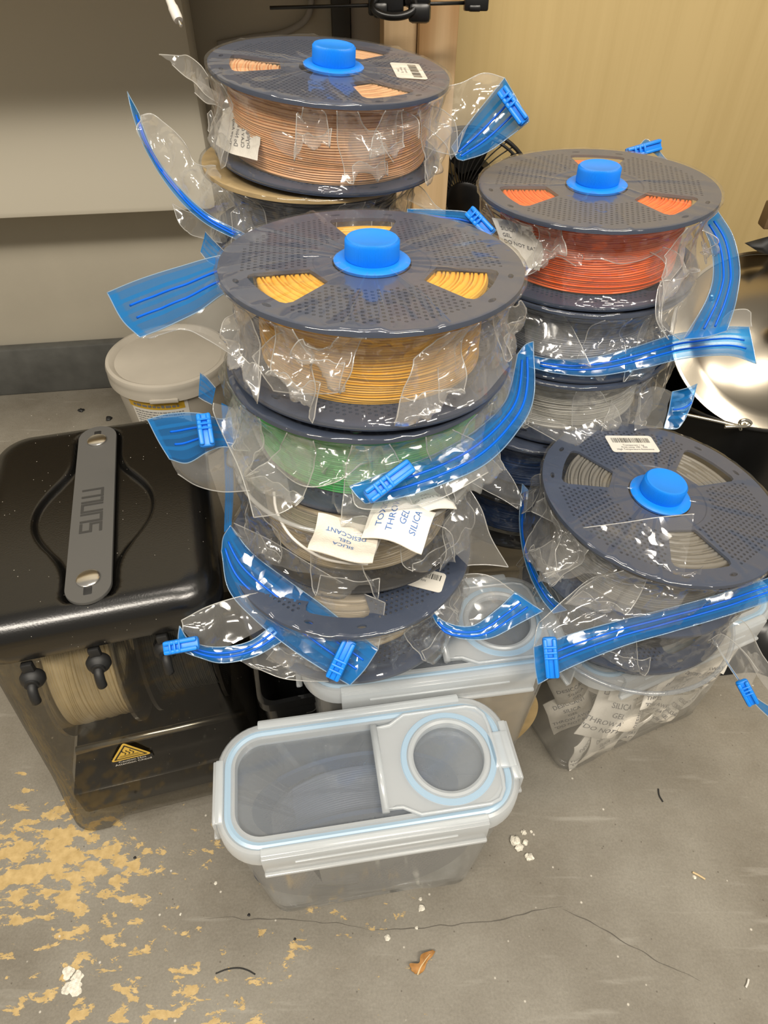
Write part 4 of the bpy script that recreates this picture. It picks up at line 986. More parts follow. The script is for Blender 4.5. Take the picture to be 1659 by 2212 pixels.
# --- lowest navy bag: two zip ends, left one lying on the dryer's edge
zN, G4 = zip_strip(bN, [P3([(388, 1352, .500), (412, 1385, .502), (470, 1398, .508), (540, 1385, .516), (600, 1340, .524)]), P3([(385, 1378, .500), (420, 1405, .502), (475, 1415, .508), (545, 1402, .515), (605, 1362, .522)]), P3([(388, 1405, .499), (430, 1420, .501), (480, 1432, .507), (550, 1418, .514), (615, 1382, .520)])], seed=18, nu=40)
slider(bN, pd(352, 1402, .492), pd(430, 1388, .494), VIEW(pd(390, 1395, .49)), .0105)
sheet('film', bN, [P3([(392, 1340, .502), (450, 1310, .508), (520, 1288, .515), (590, 1275, .525)]), P3([(395, 1350, .500), (450, 1345, .504), (525, 1330, .512), (590, 1310, .523)]), P3([(395, 1362, .500), (425, 1388, .503), (480, 1400, .509), (600, 1340, .524)])], seed=19, amp=.004, glint_rows=(0,), ends=(0,), nu=40)
sheet('film', bN, [P3([(500, 1425, .52), (560, 1400, .525), (620, 1400, .53), (700, 1440, .535)]), P3([(520, 1430, .52), (580, 1440, .525), (640, 1450, .53), (705, 1460, .535)]), P3([(540, 1432, .52), (600, 1462, .525), (650, 1470, .53), (710, 1472, .535)])], seed=20, amp=.004, glint_rows=(2,), nu=30)
zip_strip(bN, [P3([(928, 1316, .535), (965, 1345, .532), (1020, 1352, .532), (1075, 1315, .535), (1112, 1280, .538)]), P3([(942, 1345, .533), (975, 1368, .530), (1040, 1366, .530), (1100, 1330, .534), (1142, 1300, .538)]), P3([(962, 1366, .531), (1000, 1380, .529), (1060, 1378, .530), (1125, 1345, .534), (1173, 1320, .538)])], seed=21, nu=40, amp=.002)
sheet('film', bN, [P3([(960, 1255, .545), (1010, 1240, .548), (1060, 1245, .550), (1110, 1278, .540)]), P3([(945, 1290, .54), (990, 1290, .542), (1050, 1290, .543), (1110, 1282, .54)]), P3([(928, 1316, .535), (965, 1345, .532), (1020, 1352, .532), (1112, 1280, .538)])], seed=22, amp=.004, glint_rows=(0,), nu=36)
# --- peach bag: strip with clip at right, loose corners at left
zP, G5 = zip_strip(bP, [P3([(975, 318, .575), (1005, 275, .568), (1045, 225, .560), (1090, 168, .553)]), P3([(985, 338, .573), (1040, 285, .566), (1085, 240, .560), (1118, 212, .556)]), P3([(1000, 347, .572), (1050, 330, .566), (1105, 292, .560), (1143, 262, .557)])], seed=23, tracks=(.38, .62), bulge=.004, t1=.9)
slider(bP, pd(1082, 192, .549), pd(1134, 266, .551), VIEW(pd(1110, 230, .55)), .0095)
sheet('film', bP, [P3([(962, 188, .566), (1000, 178, .563), (1045, 158, .558), (1090, 168, .553)]), P3([(945, 260, .560), (985, 240, .560), (1020, 215, .558), (1075, 190, .554)]), P3([(915, 315, .556), (955, 330, .566), (985, 330, .572), (1000, 285, .568)])], seed=24, amp=.003, glint_rows=(0, 2), nu=40, nv=18)
sheet('film', bP, [P3([(930, 230, .548), (960, 240, .552), (985, 270, .560), (988, 330, .568)]), P3([(915, 270, .546), (940, 290, .552), (965, 315, .560), (975, 345, .568)])], seed=25, amp=.003, glint_rows=(0, 1))
sheet('film', bP, [P3([(344, 118, .585), (385, 120, .582), (405, 120, .578), (432, 140, .570), (450, 165, .566)]), P3([(365, 130, .584), (395, 150, .581), (415, 165, .576), (440, 180, .568), (455, 190, .565)]), P3([(372, 140, .583), (400, 165, .580), (420, 178, .575), (445, 205, .568), (470, 222, .560)])], seed=26, amp=.002, glint_rows=(0, 2), nv=16)
sheet('film', bP, [P3([(415, 165, .576), (440, 180, .568), (470, 200, .56), (500, 215, .555)]), P3([(420, 200, .576), (445, 222, .568), (465, 226, .56), (490, 240, .555)])], seed=27, amp=.003, glint_rows=(1,))
for k_, (a_, b_, c_, d_) in enumerate([((735, 225), (790, 260), (850, 350), (760, 330)), ((610, 200), (650, 250), (690, 340), (600, 320)), ((840, 230), (900, 255), (905, 300), (850, 290))]):
    sheet('film', bP, [P3([(*a_, .530), (*b_, .528), (*c_, .532)]), P3([(a_[0]-20, a_[1]+20, .530), ((d_[0]+b_[0])//2, (d_[1]+b_[1])//2, .522), (c_[0]-10, c_[1]-10, .531)]), P3([(a_[0]-50, a_[1]+30, .532), (*d_, .528), (c_[0]-40, c_[1]+5, .532)])], seed=28+k_, amp=.003, glint_rows=(0,), nu=26)
# --- slate bag: long blue edge at left, clip peeping out behind the yellow spool
zP2, G6 = zip_strip(bP2, [P3([(275, 198, .600), (287, 250, .600), (318, 330, .598), (375, 418, .594), (440, 480, .590), (520, 522, .588)]), P3([(283, 215, .597), (298, 262, .597), (328, 335, .595), (384, 414, .592), (448, 472, .588), (525, 512, .586)]), P3([(300, 245, .592), (310, 275, .592), (336, 336, .592), (392, 410, .590), (455, 466, .587), (530, 505, .585)])], seed=31, nu=48, nv=7, t0=.1)
sheet('film', bP2, [P3([(305, 250, .592), (335, 250, .592), (390, 300, .590), (420, 350, .588), (470, 360, .575)]), P3([(315, 290, .592), (360, 330, .588), (410, 380, .584), (460, 420, .578), (500, 420, .570)]), P3([(320, 320, .593), (375, 405, .591), (440, 465, .588), (500, 498, .586), (560, 500, .580)])], seed=32, amp=.011, glint_rows=(0,), ends=(0,), nu=44, nv=20)
zip_strip(bP2, [P3([(880, 452, .575), (960, 454, .572), (1020, 462, .568), (1072, 497, .560)]), P3([(880, 466, .573), (960, 470, .570), (1015, 480, .566), (1060, 512, .560)]), P3([(880, 490, .570), (960, 500, .567), (1015, 515, .563), (1060, 535, .558)])], seed=33, nu=30)
slider(bP2, pd(1012, 454, .556), pd(1062, 508, .553), VIEW(pd(1040, 480, .55)), .0105)
sheet('film', bP2, [P3([(860, 430, .60), (900, 400, .60), (940, 440, .595), (960, 458, .58)]), P3([(830, 440, .585), (870, 430, .585), (910, 445, .585), (940, 460, .58)])], seed=34, amp=.004, glint_rows=(0,))
sheet('film', bP3, [P3([(372, 440, .625), (400, 455, .622), (430, 465, .618), (465, 480, .612)]), P3([(385, 480, .624), (405, 490, .622), (440, 500, .617), (470, 505, .612)]), P3([(405, 500, .622), (415, 508, .621), (440, 515, .617), (480, 525, .612)])], seed=35, amp=.002, glint_rows=(0, 2), ends=(0,))
sheet('zip_strip', bP3, [P3([(443, 500, .61), (462, 520, .605), (490, 548, .60)]), P3([(433, 545, .612), (450, 565, .607), (480, 580, .60)])], mat='zip', seed=36, amp=.001, glint_rows=(0, 1), nu=16, nv=8)
# --- orange bag: strip curving down at right, clip at the back, loose film on the front
zO, G7 = zip_strip(bO, [P3([(1512, 478, .572), (1535, 530, .568), (1541, 590, .562), (1525, 650, .558), (1475, 733, .560)]), P3([(1530, 468, .574), (1562, 530, .569), (1572, 590, .563), (1560, 650, .559), (1525, 728, .560)]), P3([(1548, 452, .576), (1583, 510, .572), (1598, 580, .566), (1590, 650, .562), (1570, 715, .562)])], seed=37, nu=56, t1=.94)
sheet('film', bO, [P3([(1195, 500, .548), (1240, 480, .546), (1262, 500, .543), (1258, 560, .540)]), P3([(1160, 530, .550), (1210, 530, .545), (1240, 545, .540), (1255, 575, .540)]), P3([(1110, 600, .560), (1150, 590, .555), (1200, 555, .548), (1245, 575, .542)])], seed=38, amp=.003, glint_rows=(0, 1), nu=36)
sheet('film', bO, [P3([(1265, 520, .540), (1285, 512, .539), (1300, 530, .539), (1330, 540, .540), (1400, 515, .546)]), P3([(1262, 560, .538), (1300, 560, .536), (1340, 570, .537), (1390, 560, .542), (1430, 540, .548)])], seed=39, amp=.003, glint_rows=(0, 1), nu=36)
sheet('film', bO, [P3([(1420, 530, .548), (1460, 545, .548), (1475, 570, .548), (1440, 620, .545), (1428, 690, .545), (1440, 730, .548)]), P3([(1395, 540, .545), (1430, 560, .542), (1440, 590, .540), (1420, 625, .540), (1418, 690, .542), (1445, 733, .547)])], seed=40, amp=.002, glint_rows=(0, 1), nu=44)
sheet('film', bO, [P3([(1440, 620, .545), (1425, 660, .545), (1428, 700, .546), (1470, 735, .560)]), P3([(1475, 580, .553), (1470, 640, .552), (1475, 690, .554), (1485, 725, .558)]), P3([(1510, 500, .570), (1538, 560, .565), (1535, 630, .560), (1500, 700, .558)])], seed=41, amp=.003, glint_rows=(0,), nu=40, nv=18)
slider(bO, pd(1352, 334, .70), pd(1428, 312, .70), VIEW(pd(1390, 322, .7)), .0115)
sheet('zip_strip', bO, [P3([(1378, 318, .712), (1395, 300, .714), (1412, 312, .712), (1445, 350, .69)]), P3([(1360, 335, .706), (1385, 328, .706), (1410, 330, .704), (1440, 358, .68)])], mat='zip', seed=42, amp=.002, glint_rows=(0,), nu=20, nv=8)
# --- silver bag: strip crossing the front and running out over the pot lid
zS, G8 = zip_strip(bS, [P3([(1140, 766, .595), (1200, 776, .590), (1280, 772, .584), (1370, 750, .582), (1460, 722, .588), (1560, 707, .600), (1618, 706, .608)]), P3([(1138, 778, .595), (1200, 793, .589), (1285, 792, .583), (1380, 772, .581), (1470, 744, .587), (1570, 736, .600), (1626, 745, .608)]), P3([(1140, 792, .595), (1200, 806, .589), (1285, 812, .583), (1385, 796, .581), (1480, 774, .587), (1575, 768, .600), (1633, 786, .608)])], seed=43, nu=72, tracks=(.40, .64))
sheet('film', bS, [P3([(1130, 642, .58), (1175, 655, .578), (1225, 690, .574), (1277, 792, .574)]), P3([(1130, 690, .585), (1165, 700, .580), (1205, 730, .577), (1262, 785, .577)]), P3([(1135, 745, .59), (1160, 760, .585), (1195, 772, .582), (1250, 785, .58)])], seed=44, amp=.003, glint_rows=(0,), ends=(1,))
sheet('film', bS, [P3([(1560, 690, .610), (1580, 672, .612), (1610, 668, .612), (1622, 675, .612)]), P3([(1560, 707, .604), (1585, 706, .606), (1605, 706, .608), (1624, 706, .610)])], seed=45, amp=.001, glint_rows=(0,), ends=(1,), nu=16, nv=8)
sheet('film', bS, [P3([(1140, 700, .592), (1230, 735, .584), (1330, 735, .580), (1440, 700, .586)]), P3([(1140, 766, .594), (1240, 773, .586), (1350, 754, .582), (1460, 722, .588)])], mat='film', seed=46, amp=.005, nu=40)
# --- white bag: zip end pointing at the pot
zip_strip(bW, [P3([(1452, 846, .640), (1470, 842, .638), (1490, 836, .636), (1506, 829, .636)]), P3([(1445, 885, .636), (1462, 884, .634), (1482, 880, .632), (1496, 868, .632)]), P3([(1434, 925, .634), (1450, 927, .632), (1466, 924, .630), (1480, 905, .630)])], seed=47, nu=20, tracks=(.5,), t0=.2)
sheet('film', bW, [P3([(1380, 850, .63), (1410, 835, .634), (1435, 838, .638), (1452, 846, .640)]), P3([(1370, 890, .625), (1400, 880, .628), (1425, 880, .632), (1445, 885, .636)]), P3([(1370, 930, .625), (1395, 925, .628), (1415, 925, .630), (1434, 925, .634)])], seed=48, amp=.005, nu=24)
sheet('film', bW, [P3([(1130, 880, .625), (1180, 900, .618), (1230, 920, .612), (1290, 930, .608)]), P3([(1125, 910, .625), (1170, 935, .618), (1215, 960, .610), (1240, 970, .607)])], seed=49, amp=.005, glint_rows=(1,), nu=30)
sheet('film', bB1, [P3([(1060, 935, .62), (1080, 990, .612), (1110, 1040, .606), (1130, 1080, .60)]), P3([(1030, 990, .60), (1050, 1030, .60), (1090, 1060, .60), (1125, 1095, .60)]), P3([(1015, 1040, .60), (1050, 1060, .60), (1085, 1078, .60), (1120, 1100, .60)])], seed=50, amp=.004, glint_rows=(0, 2), nu=30)
# --- tilted grey bag: long strip across the front with its clip at the left end
zR1, G9 = zip_strip(bR1, [P3([(1153, 1398, .548), (1240, 1368, .545), (1340, 1340, .541), (1440, 1315, .538), (1550, 1285, .536), (1690, 1238, .540)]), P3([(1156, 1440, .547), (1240, 1402, .544), (1345, 1364, .540), (1450, 1338, .537), (1560, 1308, .535), (1695, 1264, .540)]), P3([(1162, 1478, .547), (1235, 1440, .544), (1345, 1396, .540), (1455, 1364, .537), (1570, 1330, .535), (1700, 1286, .540)])], seed=51, nu=72, tracks=(.36, .60))
slider(bR1, pd(1186, 1376, .539), pd(1194, 1466, .539), VIEW(pd(1190, 1420, .54)), .0115)
sheet('film', bR1, [P3([(1165, 1345, .552), (1225, 1290, .550), (1290, 1245, .545), (1360, 1262, .536), (1500, 1262, .530)]), P3([(1158, 1372, .550), (1240, 1330, .545), (1320, 1300, .539), (1400, 1300, .533), (1470, 1295, .530)]), P3([(1153, 1398, .548), (1240, 1368, .545), (1340, 1340, .540), (1400, 1330, .536), (1450, 1312, .536)])], seed=52, amp=.005, glint_rows=(0,), ends=(0,), nu=56, nv=20)
sheet('film', bR1, [P3([(1158, 1085, .570), (1190, 1072, .565), (1200, 1105, .560), (1240, 1160, .552), (1246, 1210, .548), (1180, 1248, .556)]), P3([(1148, 1105, .572), (1175, 1118, .567), (1210, 1140, .560), (1248, 1195, .550), (1230, 1225, .550), (1172, 1240, .556)])], seed=53, amp=.001, glint_rows=(0, 1), nu=48, nv=8)
sheet('film', bR1, [P3([(1205, 1115, .560), (1240, 1160, .552), (1280, 1215, .542), (1330, 1245, .534)]), P3([(1190, 1190, .558), (1235, 1210, .550), (1290, 1240, .541), (1345, 1250, .534)]), P3([(1176, 1242, .556), (1230, 1250, .550), (1290, 1226, .541), (1320, 1215, .538)])], seed=54, amp=.005, nu=36)
sheet('film', bR1, [P3([(1260, 1140, .528), (1340, 1130, .522), (1420, 1118, .519), (1500, 1110, .520)]), P3([(1258, 1144, .529), (1350, 1190, .514), (1440, 1230, .504), (1480, 1252, .503)]), P3([(1475, 1255, .504), (1490, 1258, .503), (1505, 1262, .504), (1520, 1220, .506)])], seed=55, amp=.0008, glint_rows=(0,), nu=30, mat='film')
# --- charcoal bag: strip at left, corner with clip at the right
zip_strip(bR2, [P3([(1128, 1045, .635), (1122, 1130, .622), (1135, 1215, .605), (1165, 1285, .592), (1195, 1325, .585)]), P3([(1142, 1060, .632), (1134, 1140, .619), (1152, 1220, .601), (1190, 1285, .587), (1225, 1318, .580)])], seed=56, nu=44, nv=8, tracks=(.5,), amp=.0015)
sheet('film', bR2, [P3([(1530, 1385, .60), (1560, 1370, .605), (1600, 1400, .61), (1640, 1450, .615)]), P3([(1540, 1395, .595), (1575, 1410, .600), (1605, 1440, .605), (1630, 1480, .612)]), P3([(1548, 1395, .592), (1575, 1440, .598), (1605, 1480, .604), (1625, 1500, .61)])], seed=57, amp=.003, glint_rows=(0, 2), nu=30)
sheet('zip_strip', bR2, [P3([(1538, 1378, .60), (1560, 1412, .598), (1585, 1450, .598), (1610, 1485, .60), (1645, 1515, .603), (1690, 1540, .606)]), P3([(1545, 1385, .598), (1572, 1435, .596), (1595, 1470, .597), (1615, 1500, .60), (1640, 1530, .603), (1690, 1575, .606)])], mat='zip', seed=58, amp=.001, glint_rows=(0, 1), nu=30, nv=7)
slider(bR2, pd(1600, 1470, .592), pd(1628, 1522, .593), VIEW(pd(1615, 1495, .59)), .0105)
sheet('film', bR2, [P3([(1560, 1365, .62), (1600, 1340, .625), (1640, 1400, .63), (1690, 1480, .635)]), P3([(1600, 1400, .61), (1620, 1430, .612), (1650, 1480, .615), (1690, 1530, .62)])], seed=59, amp=.004, glint_rows=(0,), nu=24)
# --- loose folds hanging from the rims on the viewer's side
folds(bY, sY, [(-30, 9, .30, .004), (-5, 8, .55, .002), (33, 10, .25, .006), (62, 9, .35, .004), (-68, 10, .3, .006)], 101)
folds(bG, sG, [(-50, 12, .05, .012), (-24, 10, .12, .012), (2, 11, -.05, .013), (27, 9, .2, .010), (52, 12, .1, .012), (78, 12, .2, .006), (-80, 12, .2, .008)], 102)
folds(bC, sC, [(-20, 14, .1, .006), (30, 12, .2, .006), (60, 12, .1, .008), (-60, 12, .1, .004)], 103, 'film')
folds(bN, sN, [(35, 16, .1, .004), (70, 12, .2, .004), (-10, 14, .2, .003)], 104, 'film')
folds(bP, sP, [(8, 9, .25, .003), (30, 8, .45, .004), (58, 10, .2, .006), (-62, 9, .2, .004), (-8, 7, .55, .002)], 105)
folds(bP2, sP2, [(-40, 12, .2, .006), (20, 9, .4, .004), (55, 10, .2, .006)], 106, 'film')
folds(bO, sO, [(-62, 10, .2, .006), (52, 9, .2, .008), (-20, 6, .6, .002), (80, 10, .3, .006)], 107)
folds(bS, sS, [(-25, 10, .3, .003), (25, 12, .2, .004), (60, 10, .1, .006)], 108, 'film')
folds(bW, sW, [(-45, 12, .05, .008), (-15, 11, .1, .007), (18, 10, .25, .006), (48, 12, .05, .008)], 109)
folds(bR1, sR1, [(-48, 12, .1, .008), (-20, 10, .15, .008), (8, 10, .2, .006), (-75, 10, .2, .006)], 110)
folds(bR2, sR2, [(-40, 12, .1, .006), (0, 12, .2, .004), (-70, 12, .2, .004)], 111, 'film')
# ================================================================== desiccant packets
def packet(label, c, rot, w, h, lines, mat='pack', ink='inkgrey', size=.007, puff=.004, seed=0, group=None, name='desiccant_packet'):
    t = thing(name, label, 'packet', c, rot, group); nx, ny = 16, 12; off = Vector((seed*4.1, seed*2.2, 0))
    def pt(i, j, s):
        x, y = (i/(nx-1) - .5), (j/(ny-1) - .5); e = max(0, (1 - (abs(x)*2)**4))*max(0, (1 - (abs(y)*2.15)**4)) if abs(y) < .465 else 0
        q = Vector((x*w, y*h, 0)); bend = .004*math.sin(x*4 + seed) + .003*math.sin(y*5 + seed*2)
        return (q.x, q.y, bend + s*(.0004 + puff*e) + noise.noise(q*90 + off)*.0014*(e + .3))
    vs = [pt(i, j, 1) for j in range(ny) for i in range(nx)] + [pt(i, j, -1) for j in range(ny) for i in range(nx)]; n = nx*ny
    fs = [(j*nx+i, j*nx+i+1, (j+1)*nx+i+1, (j+1)*nx+i) for j in range(ny-1) for i in range(nx-1)]
    fs += [tuple(n + q for q in reversed(f)) for f in fs]
    bd = [i for i in range(nx)] + [j*nx+nx-1 for j in range(1, ny)] + [(ny-1)*nx+i for i in range(nx-2, -1, -1)] + [j*nx for j in range(ny-2, 0, -1)]
    fs += [(bd[k], n+bd[k], n+bd[(k+1) % len(bd)], bd[(k+1) % len(bd)]) for k in range(len(bd))]
    b = mk('pouch', vs, fs, mat, t, ang=60)
    for i, s in enumerate(lines):
        me = text_mesh(s, size); y0 = (len(lines)/2 - i - .5)*size*1.25
        for v_ in me.vertices:
            x, y = v_.co.x, v_.co.y + y0; u_, w_ = x/w, y/h
            fx, fy = (u_ + .5)*(nx-1), (w_ + .5)*(ny-1); i0, j0 = max(0, min(nx-2, int(fx))), max(0, min(ny-2, int(fy))); a, bb_ = fx-i0, fy-j0
            z = (pt(i0, j0, 1)[2]*(1-a) + pt(i0+1, j0, 1)[2]*a)*(1-bb_) + (pt(i0, j0+1, 1)[2]*(1-a) + pt(i0+1, j0+1, 1)[2]*a)*bb_
            v_.co = (x, y, z + .0005)
        link('print', me, ink, b)
    return t
SIL = ['DESICCANT', 'SILICA', 'GEL', 'THROW AWAY', '"DO NOT EAT"']
FY = math.radians(24); fx_, fy_ = Vector((math.cos(FY), math.sin(FY), 0)), Vector((-math.sin(FY), math.cos(FY), 0)); bx = Vector((.2795, .4165, 0))
def inbox(a, b, z): return bx + fx_*a + fy_*b + Vector((0, 0, z))
def prot(lean, spin, turn): return (Matrix.Rotation(FY + turn, 3, 'Z') @ Matrix.Rotation(PI/2 - lean, 3, 'X') @ Matrix.Rotation(spin, 3, 'Z'))
packet('white silica gel packet with bold print leaning at the left front of the full container', inbox(-.050, -.032, .100), prot(.25, -.45, -.05), .058, .078, SIL, 'packw', size=.0092, seed=1)
packet('upside print silica packet at the top of the full container beside its left end', inbox(-.040, -.030, .160), prot(.3, -.5, .1), .055, .055, SIL[:2] + ['GEL'], 'packw', size=.009, seed=2)
rnd = random.Random(11)
spots = [(-.080, -.030, .030), (-.055, -.034, .030), (-.028, -.034, .045), (.002, -.034, .035), (.030, -.034, .045), (.060, -.034, .040), (.085, -.030, .060), (-.020, -.037, .085), (.008, -.037, .090), (.036, -.037, .095), (.064, -.037, .090), (.088, -.034, .110), (-.006, -.039, .130), (.024, -.040, .135), (.054, -.040, .140), (.080, -.038, .150), (-.085, .0, .06), (-.088, .01, .10), (-.04, .012, .05), (0, .012, .06), (.05, .012, .06), (-.05, .015, .11), (.0, .015, .12), (.06, .015, .14)]
for i, s in enumerate(spots):
    packet('crumpled white silica packet among the heap inside the full container', inbox(s[0]*.90 + .004, s[1], s[2]), prot(rnd.uniform(-.1, .45), rnd.uniform(-.9, .9)*(.5 if s[0] < -.05 else 1), rnd.uniform(-.25, .25)), rnd.uniform(.042, .054), rnd.uniform(.048, .060), SIL if i % 2 == 0 else SIL[:3], 'pack' if i % 3 else 'packw', size=.0068, seed=3 + i, group='silica packets heaped in the container')
# packets lying on the clear spool, inside its bag
def flatq(u, v, z): return pz(u, v, z)
c_top = .4305
packet('brown backed silica packet lying at the left on the clear spool', flatq(745, 1166, c_top + .002), Matrix.Rotation(PI - .12, 3, 'Z'), .042, .036, ['SILICA', 'GEL', 'DESICCANT'], 'pack', 'inkblue', .0050, .002, 31)
packet('white silica packet lying at the middle of the clear spool', flatq(862, 1128, c_top + .005), Matrix.Rotation(1.25, 3, 'Z'), .034, .042, ['TOXIC', 'THROW', 'GEL', 'SILICA'], 'packw', 'inkblue', .0062, .002, 32)
packet('white silica packet lying at the right rim of the clear spool', flatq(922, 1086, c_top + .002), Matrix.Rotation(.35, 3, 'Z'), .034, .026, ['GEL', 'DO NOT EAT'], 'packw', 'inkgrey', .0045, .002, 33)
cstr = tube('filament_end', P3([(592, 1062, .468), (598, 1105, .468), (630, 1160, .463), (690, 1202, .456), (750, 1216, .452), (795, 1218, .452)]), .0011, 'whiteplastic', sC); cstr.matrix_parent_inverse = inv(sC); cstr['label'] = 'loose white filament end'
stk = tube('zip_tie', P3([(852, 1090, .470), (828, 1145, .462), (806, 1198, .455)]), .0011, 'whiteplastic', n=8); tag(stk, 'thin white stick lying across the silica packets on the clear spool', 'stick')
# packets wrapped against the peach and orange windings
def wrapped(label, rows, lines, size, mat, seed, ink='inkgrey', rotq=0):
    G = sheet_grid(rows, 24, 16, .0012, seed, 60, .002); vs = [p for r in G for p in r]; nu = 24
    t = thing('desiccant_packet', label, 'packet', vs[0]); iv = inv(t)
    n0 = len(vs); nn = VIEW(vs[n0//2]); vs = [iv @ p for p in vs] + [iv @ (p - nn*.002) for p in vs]
    fs = [(j*nu+i, j*nu+i+1, (j+1)*nu+i+1, (j+1)*nu+i) for j in range(15) for i in range(nu-1)]; fs += [tuple(n0+q for q in reversed(f)) for f in fs]
    b = mk('pouch', vs, fs, mat, t)
    for i, s in enumerate(lines):
        me = text_mesh(s, 1.0, 'LEFT')
        for v_ in me.vertices:
            x, y = v_.co.x, v_.co.y; u_ = .12 + x*size; w_ = .15 + (i + .5)*size*1.25*1.0 - y*size
            if rotq: u_, w_ = .96 - w_*.95, .95 - u_*.92
            u_, w_ = min(.98, max(0.02, u_)), min(.98, max(.02, w_)); fx, fy = u_*23, w_*15; i0, j0 = min(22, int(fx)), min(14, int(fy)); a, bb_ = fx-i0, fy-j0
            p = (G[j0][i0]*(1-a) + G[j0][i0+1]*a)*(1-bb_) + (G[j0+1][i0]*(1-a) + G[j0+1][i0+1]*a)*bb_
            v_.co = iv @ (p + nn*.0008)
        link('print', me, ink, b)
    return t
wrapped('white clay desiccant packet against the peach filament', [P3([(482, 238, .562), (505, 226, .553), (530, 218, .544), (556, 218, .536)]), P3([(470, 275, .565), (500, 275, .554), (530, 272, .543), (560, 270, .534)]), P3([(466, 312, .570), (495, 330, .558), (530, 340, .546), (556, 347, .537)])], ['Drying Agent', 'CLAY DESICCANT', 'Do Not Eat', 'Throw Away'], .115, 'packw', 61, rotq=1)
wrapped('clear printed desiccant packet against the orange filament', [P3([(1062, 470, .566), (1095, 475, .560), (1130, 488, .554), (1160, 492, .550)]), P3([(1075, 510, .567), (1105, 520, .560), (1140, 535, .554), (1172, 540, .549)]), P3([(1085, 560, .569), (1115, 570, .562), (1145, 580, .557), (1165, 585, .553)])], ['SILICA', 'GEL', 'DO NOT EAT'], .125, 'packw', 62)
# ================================================================== odds and ends on the floor
def crumb(name, label, cat, u, v, r, mat, seed, n=1, flat=.6):
    bm = bmesh.new(); rnd = random.Random(seed)
    for k in range(n):
        c = Vector((rnd.uniform(-1, 1), rnd.uniform(-1, 1), 0))*r*1.1*(n > 1); rr = r*rnd.uniform(.45, 1)*(.7 if n > 1 else 1)
        s = bmesh.ops.create_icosphere(bm, subdivisions=3 if r > .004 else 2, radius=rr)['verts']
        for q in s:
            d = 1 + .5*noise.noise(q.co/rr*1.3 + Vector((seed*3.3 + k, 0, 0))) + .25*noise.noise(q.co/rr*4 + Vector((seed, k, 0))); q.co = Vector((q.co.x*d, q.co.y*d, q.co.z*d*flat)) + c + Vector((0, 0, rr*flat*.75))
    o = bmobj(name, bm, mat, None, True, 60); o.location = pz(u, v, 0); return tag(o, label, cat)
crumb('plaster_crumb', 'largest white plaster crumb on the floor right of the front container', 'crumb', 1130, 1832, .0085, 'crumb', 1, 5)
crumb('plaster_crumb', 'white plaster crumb just behind the largest crumb', 'crumb', 1140, 1806, .0045, 'crumb', 2, 2)
for i, (u, v, r, l) in enumerate([(908, 1942, .0022, 'tiny white crumb nearest the front edge of the front container'), (910, 1962, .0035, 'small white crumb a little in front of the front container'), (900, 2004, .0018, 'tiny white flake between the container and the dry leaf'), (837, 2026, .0036, 'white paint flake left above the dry leaf'), (466, 1908, .0020, 'tiny white crumb left of the front container foot'), (152, 2118, .010, 'pale plaster lump at the lower left of the floor'), (390, 1975, .0018, 'tiny pale crumb below the dryer foot'), (1500, 1895, .0020, 'tiny pale splinter crumb at the right of the floor')]):
    crumb('plaster_crumb', l, 'crumb', u, v, r*(.75 if r > .006 else 1), 'crumb', 10 + i, 9 if r > .006 else 1, .10 if r > .006 else .35)
for i, (u, v, r, l) in enumerate([(637, 2029, .0028, 'round black crumb on the floor below the front container'), (538, 1977, .0022, 'small black crumb left of the front container foot'), (292, 1853, .0024, 'dark crumb in front of the dryer foot'), (176, 888, .0055, 'dark crumb behind the dryer by the plinth'), (236, 906, .0060, 'dark curled crumb beside the pail')]):
    crumb('dark_crumb', l, 'crumb', u, v, r, 'rubber', 30 + i, 1, .5)
def floor_tube(name, label, cat, pts, r, mat):
    o = tube(name, [pz(u, v, r + .0003) for u, v in pts], r, mat, None, 7, 26); return tag(o, label, cat)
floor_tube('filament_offcut', 'curved black filament offcut on the bottom left of the floor', 'offcut', [(466, 2103), (490, 2094), (515, 2091), (535, 2096), (551, 2105)], .0006, 'ink')
floor_tube('filament_offcut', 'short dark filament offcut on the floor right of the silica container', 'offcut', [(1422, 1704), (1424, 1718), (1432, 1732)], .0008, 'ink')
floor_tube('filament_offcut', 'white filament offcut at the bottom right corner of the floor', 'offcut', [(1617, 2115), (1615, 2124), (1611, 2133)], .0010, 'whiteplastic')
floor_tube('wood_sliver', 'pale wood sliver on the floor at right', 'sliver', [(1496, 1884), (1508, 1890), (1523, 1899)], .0011, 'straw_wood')
floor_tube('filament_offcut', 'gold filament end poking out under the charcoal spool', 'offcut', [(1470, 1388), (1480, 1391), (1490, 1394)], .0011, 'flange_gold').location = (0, 0, 0)
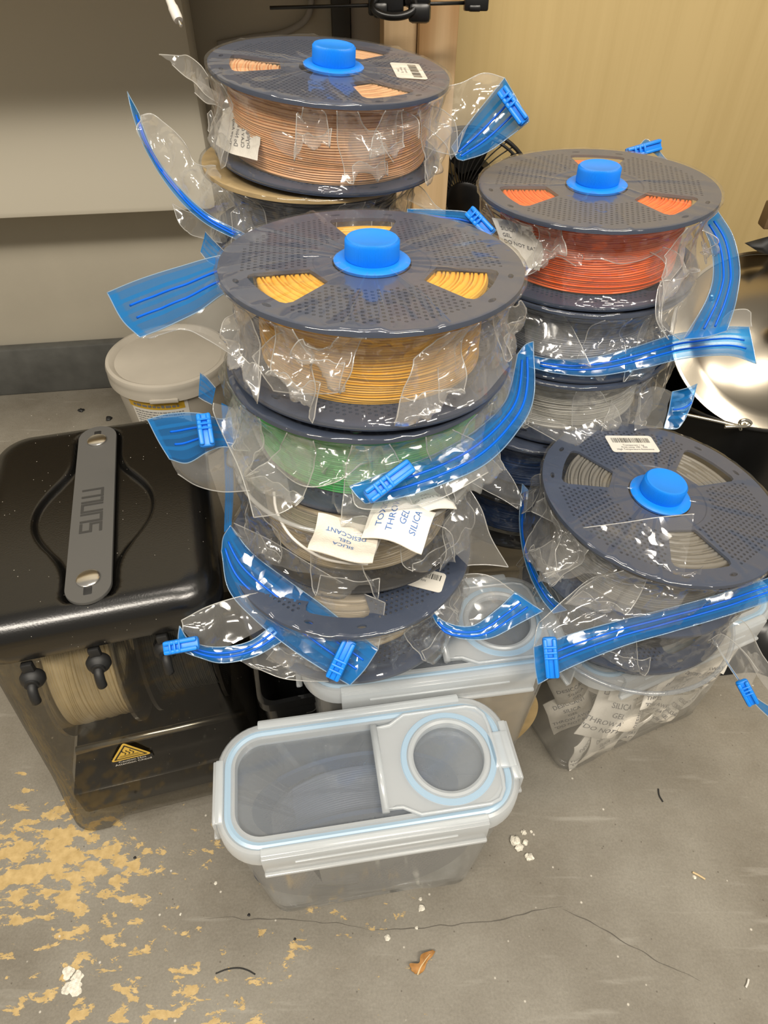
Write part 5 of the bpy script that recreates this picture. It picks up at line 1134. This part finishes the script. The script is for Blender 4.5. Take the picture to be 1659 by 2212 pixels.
# dry leaf
lf = thing('dry_leaf', 'curled dry brown oak leaf on the floor at the bottom', 'leaf', pz(898, 2078, 0))
mid = [pz(u, v, z) - pz(898, 2078, 0) for u, v, z in ((902, 2106, .002), (908, 2090, .004), (918, 2075, .005), (928, 2062, .005), (938, 2054, .003))]
left_ = [pz(u, v, z) - pz(898, 2078, 0) for u, v, z in ((896, 2104, .001), (884, 2082, .007), (905, 2080, .006), (910, 2062, .009), (934, 2052, .004))]
left2 = [pz(u, v, z) - pz(898, 2078, 0) for u, v, z in ((899, 2104, .001), (890, 2096, .004), (908, 2082, .005), (914, 2070, .006), (936, 2053, .004))]
rgt = [pz(u, v, z) - pz(898, 2078, 0) for u, v, z in ((906, 2105, .001), (916, 2096, .002), (923, 2078, .003), (934, 2066, .004), (940, 2056, .003))]
Gl = sheet_grid([left_, left2, mid, rgt], 26, 16, .0012, 3, 140); vs = [p for r in Gl for p in r]; mk('blade', vs, [(j*26+i, j*26+i+1, (j+1)*26+i+1, (j+1)*26+i) for j in range(15) for i in range(25)], 'leaf', lf)
vs, fs = tube_data(catmull(mid, 14), lambda t: .0009*(1.1-t), 6); mk('stem', vs, fs, 'straw_wood', lf)
# cracks in the concrete belong to the floor
def crack(pts, w):
    P = catmull([pz(u, v, .0004) for u, v in pts], 60); rnd = random.Random(len(pts)); vs = []
    for i, p in enumerate(P):
        d = (P[min(i+1, 59)] - P[max(i-1, 0)]).normalized(); n = Vector((-d.y, d.x, 0)); j = noise.noise(p*60)*.0022; ww = w*(.25 + .75*abs(noise.noise(p*37)))*(1 - abs(2*i/59-1)**4); vs += [p + n*(j+ww), p + n*(j-ww)]
    mk('crack', vs, [(2*i, 2*i+1, 2*i+3, 2*i+2) for i in range(59)], 'crack', fl, False)
crack([(800, 2010), (960, 2000), (1080, 1985), (1160, 1966), (1218, 1958)], .0009); crack([(1212, 1962), (1290, 2000), (1370, 2045), (1440, 2085), (1520, 2120)], .0008); crack([(440, 1982), (560, 1985), (700, 1992), (800, 2008)], .0006)
# crumpled black plastic sheet at the right edge, on the floor
kp = thing('black_plastic_sheet', 'crumpled glossy black plastic on the floor at the right edge', 'sheet', (.49, .53, 0))
nn_ = 26; vs = []
for j in range(nn_):
    for i in range(nn_):
        x, y = i/(nn_-1), j/(nn_-1); e = max(0, math.sin(PI*x)*math.sin(PI*y)); aa = math.atan2(y-.5, x-.5); ww = 1 + .22*math.sin(3*aa + 1) + .12*math.sin(7*aa); p = Vector(((x-.5)*.20*ww + .045, (y-.5)*.22*ww + .065, .001)); p.z += e**.5*(.05 + .03*ridged(p*16 + Vector((4, 2, 0)), 1.0) + .015*ridged(p*37, 1.0)); p.z = max(.0008, p.z); vs.append(p)
mk('sheet', vs, [(j*nn_+i, j*nn_+i+1, (j+1)*nn_+i+1, (j+1)*nn_+i) for j in range(nn_-1) for i in range(nn_-1)], 'black', kp)
